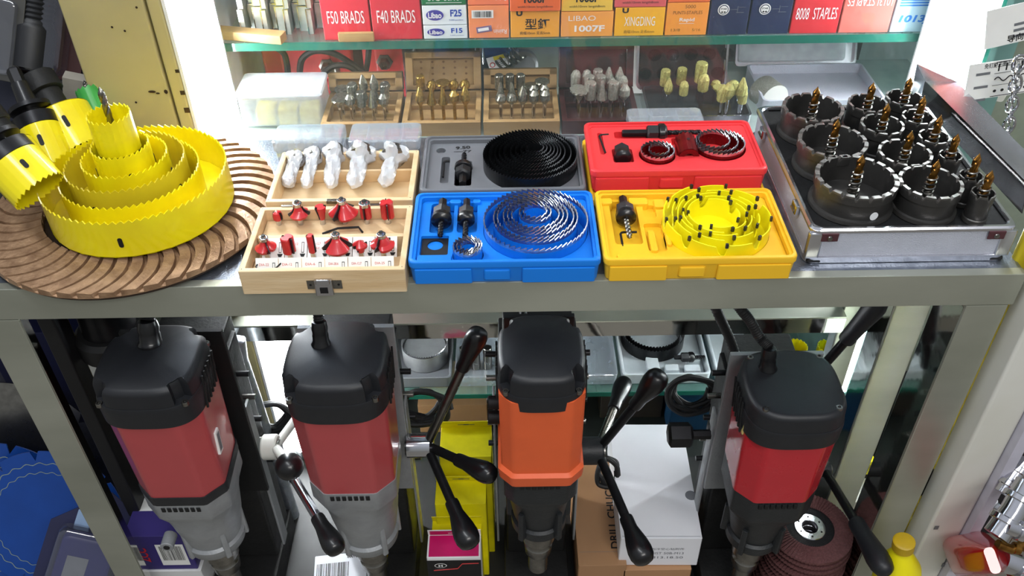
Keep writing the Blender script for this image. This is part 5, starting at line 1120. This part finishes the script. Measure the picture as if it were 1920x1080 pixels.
# kits on the cabinet's lower glass shelf
ZG = .2385
def lowkit(px0, px1, y0, d, h, lab, m, name='tool_case', fill=None):
    x0 = Zp(px0, 708, ZG+h).x; x1 = Zp(px1, 708, ZG+h).x; th = thing(name, lab, 'tool case', ((x0+x1)/2, y0, ZG))
    w = x1-x0; o = lambda k: rr(0, d/2, w-2*k, d-2*k, .008, 5)
    mb = MB(); mb.loft([(o(.003), 0), (o(.001), .003), (o(0), h-.001), (o(.001), h), (o(.003), h), (o(.005), h-.002), (o(.006), .006)], m); mb.build('case_shell', th)
    if fill: fill(th, w, d, h)
    return th, x0, x1
def whitefill(th, w, d, h):
    wm = mat('pale_grey_plastic', (.80, .83, .85), .4); mb = MB(); mb.rbox(-w/2+.006, w/2-.006, .006, d-.006, .004, h-.016, wm, .003)
    for a in ((-w*.20, -w*.06, .018, .05), (-.0, w*.16, .014, .03), (w*.22, w*.40, .012, .028), (w*.26, w*.42, .036, .055)): mb.rbox(*a, h-.018, h-.004, wm, .003)
    mb.build('moulded_insert', th)
th, a, b = lowkit(1168, 1336, 1.112, .16, .026, 'pale grey hole saw case of black rings on the lower glass shelf', M_pale, fill=whitefill)
mb = MB(); saw(mb, .058, .028, 60, M_teethk, M_teethk); o = mb.build('saw_ring'); o.location = ((a+b)/2-.012, 1.215, ZG+.012); tag(o, 'outer black saw ring in the pale case of the lower glass shelf', 'hole saw', 'black rings in the pale case')
mb = MB(); saw(mb, .050, .030, 54, M_teethk, M_teethk); o = mb.build('saw_ring'); o.location = ((a+b)/2-.012, 1.215, ZG+.012); tag(o, 'inner black saw ring in the pale case of the lower glass shelf', 'hole saw', 'black rings in the pale case')
arbor('arbor', 'grey hex arbor in the pale case on the lower glass shelf', (a+b)/2+.030, 1.150, ZG+.030, .012, .02, .009, None, rz=0)
th, a, b = lowkit(726, 846, 1.112, .13, .026, 'dark case with rounded corners holding one grey saw, lower glass shelf', M_gbox)
mb = MB(); mb.M = T(0, 0, 0); saw(mb, .042, .04, 60, M_gear, M_teethb, bottom=True); mb.lathe([(.038, .028), (0, .028)], M_gear, 32, False); o = mb.build('hole_saw'); o.location = ((a+b)/2+.006, 1.185, ZG+.0065); tag(o, 'grey hole saw in the dark rounded case on the lower glass shelf', 'hole saw')
lowkit(852, 936, 1.112, .13, .026, 'clear rimmed case left of the orange drill, lower glass shelf', M_clear)
for k, px in enumerate((872, 893, 915)):
    c = Yp(px, 685, 1.16); mb = MB(); mb.cyl((0, 0, 0), (0, 0, .05), .008, M_tool, 16); o = mb.build('steel_cutter'); o.location = (c.x, 1.155, ZG+.007); tag(o, 'upright steel cutter, %s in the clear rimmed case' % ('left', 'middle', 'right')[k], 'cutter', 'steel cutters on the lower glass shelf')
lowkit(1095, 1160, 1.112, .13, .026, 'clear rimmed case right of the orange drill, lower glass shelf', M_clear)
lowkit(1346, 1420, 1.112, .13, .026, 'pale case partly behind the rightmost drill cable, lower glass shelf', M_pale)
for k, (px, py, r_) in enumerate(((1452, 660, .014), (1492, 655, .020), (1548, 655, .016))):
    c = Yp(px, py, 1.17); mb = MB(); saw(mb, r_, .035, int(r_*900), M_yel, M_yel, bottom=True, th=.003); o = mb.build('hole_saw'); o.location = (c.x, 1.17, ZG+.0003+.0); tag(o, 'small yellow hole saw on the lower glass shelf, %s of three' % ('left', 'middle', 'right')[k], 'hole saw', 'yellow hole saws on the lower glass shelf')
bx('blue_carton', 'dark blue carton under the lower glass shelf, behind the white carton', 1370, 800, 1.14, .24, .15, .0755, .11, (.10, .25, .38))
bx('cardboard_carton', 'brown carton in the cabinet bottom behind the coiled cable', 850, 790, 1.15, .13, .12, .0755, .075, (.62, .48, .34))
bx('grey_carton', 'olive grey carton in the cabinet bottom, left of the orange drill', 985, 790, 1.16, .11, .12, .0755, .085, (.40, .38, .30))
bx('dark_carton', 'dark carton in the cabinet bottom behind the orange drill hub', 1180, 800, 1.18, .12, .12, .0755, .07, (.24, .22, .20))

# silver bracket and things near the left drill
a = Yp(400, 720, .945); b = Yp(432, 640, .945); c = Yp(476, 745, .945)
th = thing('arched_bracket', 'grey cast arched bracket standing behind the leftmost drill', 'bracket', (b.x, .945, ZL))
mb = MB(); mb.M = T(-b.x, -.945, -ZL)
P = [Vector((a.x, .945, ZL)), a, a*.35+b*.65+Vector((0, 0, .002)), b+Vector((-.004, 0, .004)), b+Vector((.012, 0, 0)), c*.3+b*.7+Vector((.004, 0, 0)), c, Vector((c.x+.01, .945, ZL))]
mb.tube(P, .011, mat('worn_grey_casting', (.55, .57, .60), .45, .6, .15, 60, bump=.5), 10); mb.build('casting', th)
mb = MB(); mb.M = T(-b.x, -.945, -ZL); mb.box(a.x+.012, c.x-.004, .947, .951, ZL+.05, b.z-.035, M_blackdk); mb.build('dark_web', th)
c = Yp(212, 628, .87); th = thing('rubber_cap', 'black round rubber cap hanging under the table, upper left of the red drill', 'cap', (c.x, .87, c.z-.02))
mb = MB(); mb.lathe([(.040, 0), (.046, .004), (.046, .030), (.040, .036), (0, .036)], M_rub, 32); mb.lathe([(.034, .0365), (.030, .12), (0, .12)], M_blackmt, 24); mb.build('cap_body', th)
th = thing('black_bar', 'tall black bar with yellow stripe standing inside the front left leg', 'bar', (Yp(160, 760, .82).x, .82, ZL))
mb = MB(); mb.rbox(-.012, .008, 0, .03, 0, .655, mat('dull_black_bar', (.10, .10, .11), .5), .002); mb.build('bar_body', th)
mb = MB(); mb.rbox(-.016, .004, .032, .036, .42, .655, mat('dirty_yellow_strip', (.70, .60, .12), .5), .001); mb.build('yellow_stripe', th)
mb = MB(); mb.rbox(-.05, .08, .0, .004, 0, .40, M_whitepl, .001); o = mb.build('white_board'); o.location = (Yp(215, 690, .95).x, .955, ZL+.1-.1); tag(o, 'white panel behind the black rubber cap', 'panel')

# saw blades and packs at the lower left
M_blue = mat('blade_blue', (.07, .28, .62), .35, .3, .06, 20, coat=.3)
def blade(lab, P, r, m, lean, rz, slots, ring=True, name='saw_blade'):
    th = thing('cutting_disc', lab, 'saw blade', M=T(*P) @ R(rz, 'Z') @ R(pi/2+lean, 'X'), group='saw blades at the lower left')
    mb = MB(); N = 120; o = [];
    for i in range(N):
        a = 2*pi*i/N; q = (i % (N//slots)) in (0,); o.append(((r-(.016 if q else 0))*cos(a), (r-(.016 if q else 0))*sin(a)))
    mb.loft([(o, -.0012), (o, .0012)], m); mb.build('steel_plate', th, ang=20)
    if ring:
        mb = MB(); gm = mat('grey_wave_print', (.50, .56, .56), .5)
        for rr_q in (.83, .70):
            pts = []
            for i in range(241): a = 2*pi*i/240; q = r*rr_q*(1+.018*sin(a*30)); pts.append((q*cos(a), q*sin(a), .0016))
            vs_ = []; 
            for p in pts: s_ = 1-.014; vs_ += [p, (p[0]*s_, p[1]*s_, p[2])]
            mb.add(vs_, [(2*i, 2*i+2, 2*i+3, 2*i+1)[::-1] for i in range(240)], gm)
        mb.build('wave_print', th)
    return th
blade('large bare steel blade with slots, behind the blue blades', Dp(15, 905, 1.52), .180, M_tool, -.45, .1, 10, False)
blade('blue diamond blade with grey wave pattern, nearer to the leg', Dp(90, 975, 1.42), .118, M_blue, -.45, .1, 12)
blade('blue diamond blade with grey wave pattern, farther left and lower', Dp(0, 975, 1.46), .135, M_blue, -.45, .1, 14)
th = thing('blister_pack', 'navy blister pack with clear bubble, lower left beside the leg', 'blister pack', M=T(*Dp(155, 1030, 1.34)) @ R(.42, 'Y') @ R(pi/2-.6, 'X'))
mb = MB(); mb.loft([([(-.055, -.08), (.075, -.08), (.050, .075), (.015, .095), (-.055, .035)], -.001), ([(-.055, -.08), (.075, -.08), (.050, .075), (.015, .095), (-.055, .035)], .001)], mat('navy_card', (.13, .14, .27), .5)); mb.build('backing_card', th)
mb = MB(); mb.rbox(-.03, .048, -.09, .030, .001, .028, mat('deep_blue_plastic', (.10, .10, .36), .4), .010); rectm(mb, T(.0, -.02, .0286), .03, .04, M_inkg); mb.build('blue_tool_body', th)
mb = MB(); mb.rbox(-.038, .058, -.095, .040, .001, .034, M_pack, .012); mb.rbox(-.022, .0, .035, .06, .001, .004, mat('pale_blue_sticker', (.55, .65, .78), .5), .001); mb.build('plastic_bubble', th)
mb = MB(); mb.rbox(-.12, .05, -.003, .06, 0, .40, mat('navy_box_colour', (.08, .10, .25), .5), .003); o = mb.build('navy_box'); o.location = (-.76, 1.10, 0); tag(o, 'tall navy box at the far lower left behind the blades', 'box')  # box in one even navy colour

# ------------------------------------------------------------------ right side: door post, hanging tags, chain, pipes
mb = MB(); mb.box(.66, 1.6, 1.16, 1.2, 0, 2.2, mat('grey_green_panel', (.56, .60, .54), .4, coat=.2)); struct('wall_right', mb)
mb = MB(); mb.box(.6325, .66, 1.08, 1.2, 0, 2.2, M_tealfr); struct('trim_1', mb)
def hangtag(px, py, w, h, y, rot, lab, kind):
    c = Yp(px, py, y); th = thing('hanging_tag', lab, 'tag', M=T(*c) @ R(rot, 'Y') @ R(pi/2, 'X'))
    mb = MB(); mb.rbox(-w/2, w/2, -h/2, h/2, -.0008, 0, M_paper, .001, n=2)
    if kind == 0:
        for k in range(3): rectm(mb, T(w*.15, -h*.02-k*.0075, .0003) , w*.5, .0035, M_inkg)
        mb.text('导向切割锯', T(w*.12, -h*.36, .0003), w*.6, .010, M_ink, .02)
    else:
        mb.text('免钉胶正面上胶方式', T(w*.05, h*.40, .0003), w*.62, .007, M_ink, .01)
        for k in range(3): rectm(mb, T(-w*.26, h*.2-k*.018, .0003), w*.22, .0035, M_inkg)
        for a, b, c_, d_ in ((-.01, .06, .0285, .0295), (-.01, .06, .010, .0105), (-.01, .06, -.010, -.0105), (-.01, .06, -.0285, -.0295)): mb.box(a*.62, b*.62, c_*.8, d_*.8, 0, .0003, M_ink)
        for k in range(5): rectm(mb, T(-.002+k*.009, .016, .0003), .0018, .010, M_ink); discm(mb, T(-.002+k*.009, -.016, .0003), .004, .004, M_ink)
        mb.tube([(-.005+.046*k/24, .003*sin(k*.8), .0006) for k in range(25)], .0007, M_ink, 5)
    mb.build('card', th)
hangtag(1915, 42, .080, .050, 1.0, -.25, 'white hanging tag with black Chinese characters, top right corner', 0)
hangtag(1872, 148, .076, .050, 1.0, -.15, 'white hanging tag with line patterns, beside the chain', 1)
c = Yp(1893, 195, 1.05); th = thing('padlock_hasp', 'small white metal hasp plate with hole below the patterned tag', 'hasp', (c.x, 1.085, c.z))
mb = MB(); mb.M = R(pi/2, 'X') @ R(-.2, 'Z'); mb.rbox(-.020, .014, -.014, .016, -.002, .002, M_whitepl, .004); discm(mb, T(-.002, 0, .0023), .008, .008, M_blackdk); mb.build('plate', th)
th = thing('chain', 'shiny steel chain hanging at the right edge', 'chain', (Yp(1905, 190, .97).x, .97, .80))
for k in range(8):
    c = Yp(1910-3*k, 120+19*k, .97); mb = MB(); mb.M = T(*(c-th.location)) @ R(-.2, 'Y') @ R(pi/2, 'X') @ R(.9 if k % 2 else .15, 'Y')
    mb.tube([(.0075*cos(a*pi/10), .0115*sin(a*pi/10), 0) for a in range(21)], .0017, M_chrome, 8); mb.build('chain_link', th)
# white L shaped post and the yellow pole beside it
M_post = mat('glossy_off_white_post', (.86, .86, .84), .3, 0, .04, 4, col2=(.80, .79, .74))
a = Yp(1810, 850, .70); b = Yp(1882, 850, .70)
t = thing('white_post', 'tall glossy white square post at the right edge', 'post', (a.x, .70, 0))
mb = MB(); mb.rbox(0, b.x-a.x, 0, .042, 0, .86, M_post, .004); mb.build('post_body', t)
mb = MB(); mb.rbox(b.x-a.x, b.x-a.x+.014, -.012, .055, 0, .86, mat('pale_violet_edge', (.78, .77, .82), .35), .001); mb.build('edge_flange', t)
mb = MB(); c = Yp(1757, 940, .70)
for px, py in ((1756, 990), (1770, 1060), (1778, 1052)): c = Yp(px, py, .699); rectm(mb, front(c.x-t.location.x, -.0006, c.z), .006, .008, M_inkg)
c = Yp(1757, 992, .699); mb.build('scratch_mark', t)
t = thing('yellow_pole', 'yellow painted pole between the steel leg and the white post', 'pole', (.542, .747, 0))
mb = MB(); mb.rbox(.0, .020, 0, .012, 0, .84, M_ydull, .004); mb.build('pole_body', t)
mb = MB(); c = Yp(1747, 905, .742); mb.rbox(.001, .014, -.005, -.0002, c.z-.03, c.z+.025, M_iron, .003); mb.build('dark_clip', t)
c = Dp(1697, 1062, 1.15); th = thing('yellow_bottle', 'glossy yellow bottle with tapered neck at the bottom right', 'bottle', M=T(c.x+.008, c.y+.01, c.z-.07) @ R(-.15, 'Y'))
mb = MB(); mb.lathe([(.028, -.08), (.030, -.07), (.030, .03), (.027, .055), (.012, .088), (.012, .10)], M_ylit, 32); mb.build('bottle_body', th)
mb = MB(); mb.lathe([(.0135, .098), (.0135, .112), (.011, .114), (0, .114)], mat('dark_yellow_cap', (.75, .62, .08), .4), 24); mb.build('cap', th)
def pipe(lab, pts, r, rings=1, nm='chrome_fitting', m=M_chrome):
    P = [Dp(*p) for p in pts]; th = thing(nm, lab, 'fitting', P[0], group='chrome plumbing fittings at the right edge')
    mb = MB(); mb.M = T(*(-P[0])); mb.tube(P, r, m, 20); mb.build('pipe_body', th)
    for k in range(rings):
        q = P[0].lerp(P[-1], (k+.6)/(rings+.2)*.9); q2 = q+(P[-1]-P[0]).normalized()*.008
        mb = MB(); mb.M = T(*(-P[0])); mb.cyl(q, q2, r*1.25, m, 20); mb.build('collar', th)
pipe('chrome pipe running down to the left, topmost of the fittings', [(1925, 862, 1.1), (1903, 890, 1.1), (1880, 925, 1.1)], .010, 2)
pipe('thick chrome elbow in the middle of the fittings', [(1930, 905, 1.06), (1900, 960, 1.06), (1868, 1005, 1.06)], .015, 2)
pipe('horizontal chrome pipe meeting the elbow', [(1885, 985, 1.05), (1905, 992, 1.05), (1935, 1003, 1.05)], .010, 1)
pipe('curved brassy pipe below the elbow', [(1870, 1020, 1.07), (1895, 1030, 1.07), (1915, 1022, 1.07), (1935, 1035, 1.07)], .006, 1, m=M_gold)
pipe('dark chrome pipe at the bottom right corner', [(1880, 1050, 1.1), (1905, 1060, 1.1), (1935, 1080, 1.1)], .014, 1)
pipe('slim chrome pipe behind the red package', [(1862, 945, 1.16), (1880, 960, 1.16), (1935, 905, 1.16)], .008, 1)
c = Dp(1838, 1045, 1.12); th = thing('red_package', 'glossy red plastic package between the white post and the chrome fittings', 'package', M=T(*c) @ R(-.35, 'Y') @ R(.6, 'X'))
mb = MB(); mb.loft([(rr(0, 0, .05, .05, .012), -.10), (rr(0, 0, .06, .055, .016), -.05), (rr(0, 0, .046, .042, .016), .03), (rr(.0, 0, .012, .03, .005), .07)], mat('glossy_red_plastic', (.72, .05, .10), .2, coat=.6)); mb.build('package_body', th)
mb = MB(); mb.rbox(.66, 1.4, .95, 1.1, 0, .28, mat('dark_clutter_bin', (.12, .11, .13), .5), .01); o = mb.build('storage_bin'); tag(o, 'dark bin behind the chrome fittings at the right edge', 'bin')

for o in bpy.data.objects:
    if o.type == 'MESH' and len(o.data.polygons) < 1500:
        wn = o.modifiers.new('flat_face_shading', 'WEIGHTED_NORMAL'); wn.keep_sharp = True; wn.weight = 80
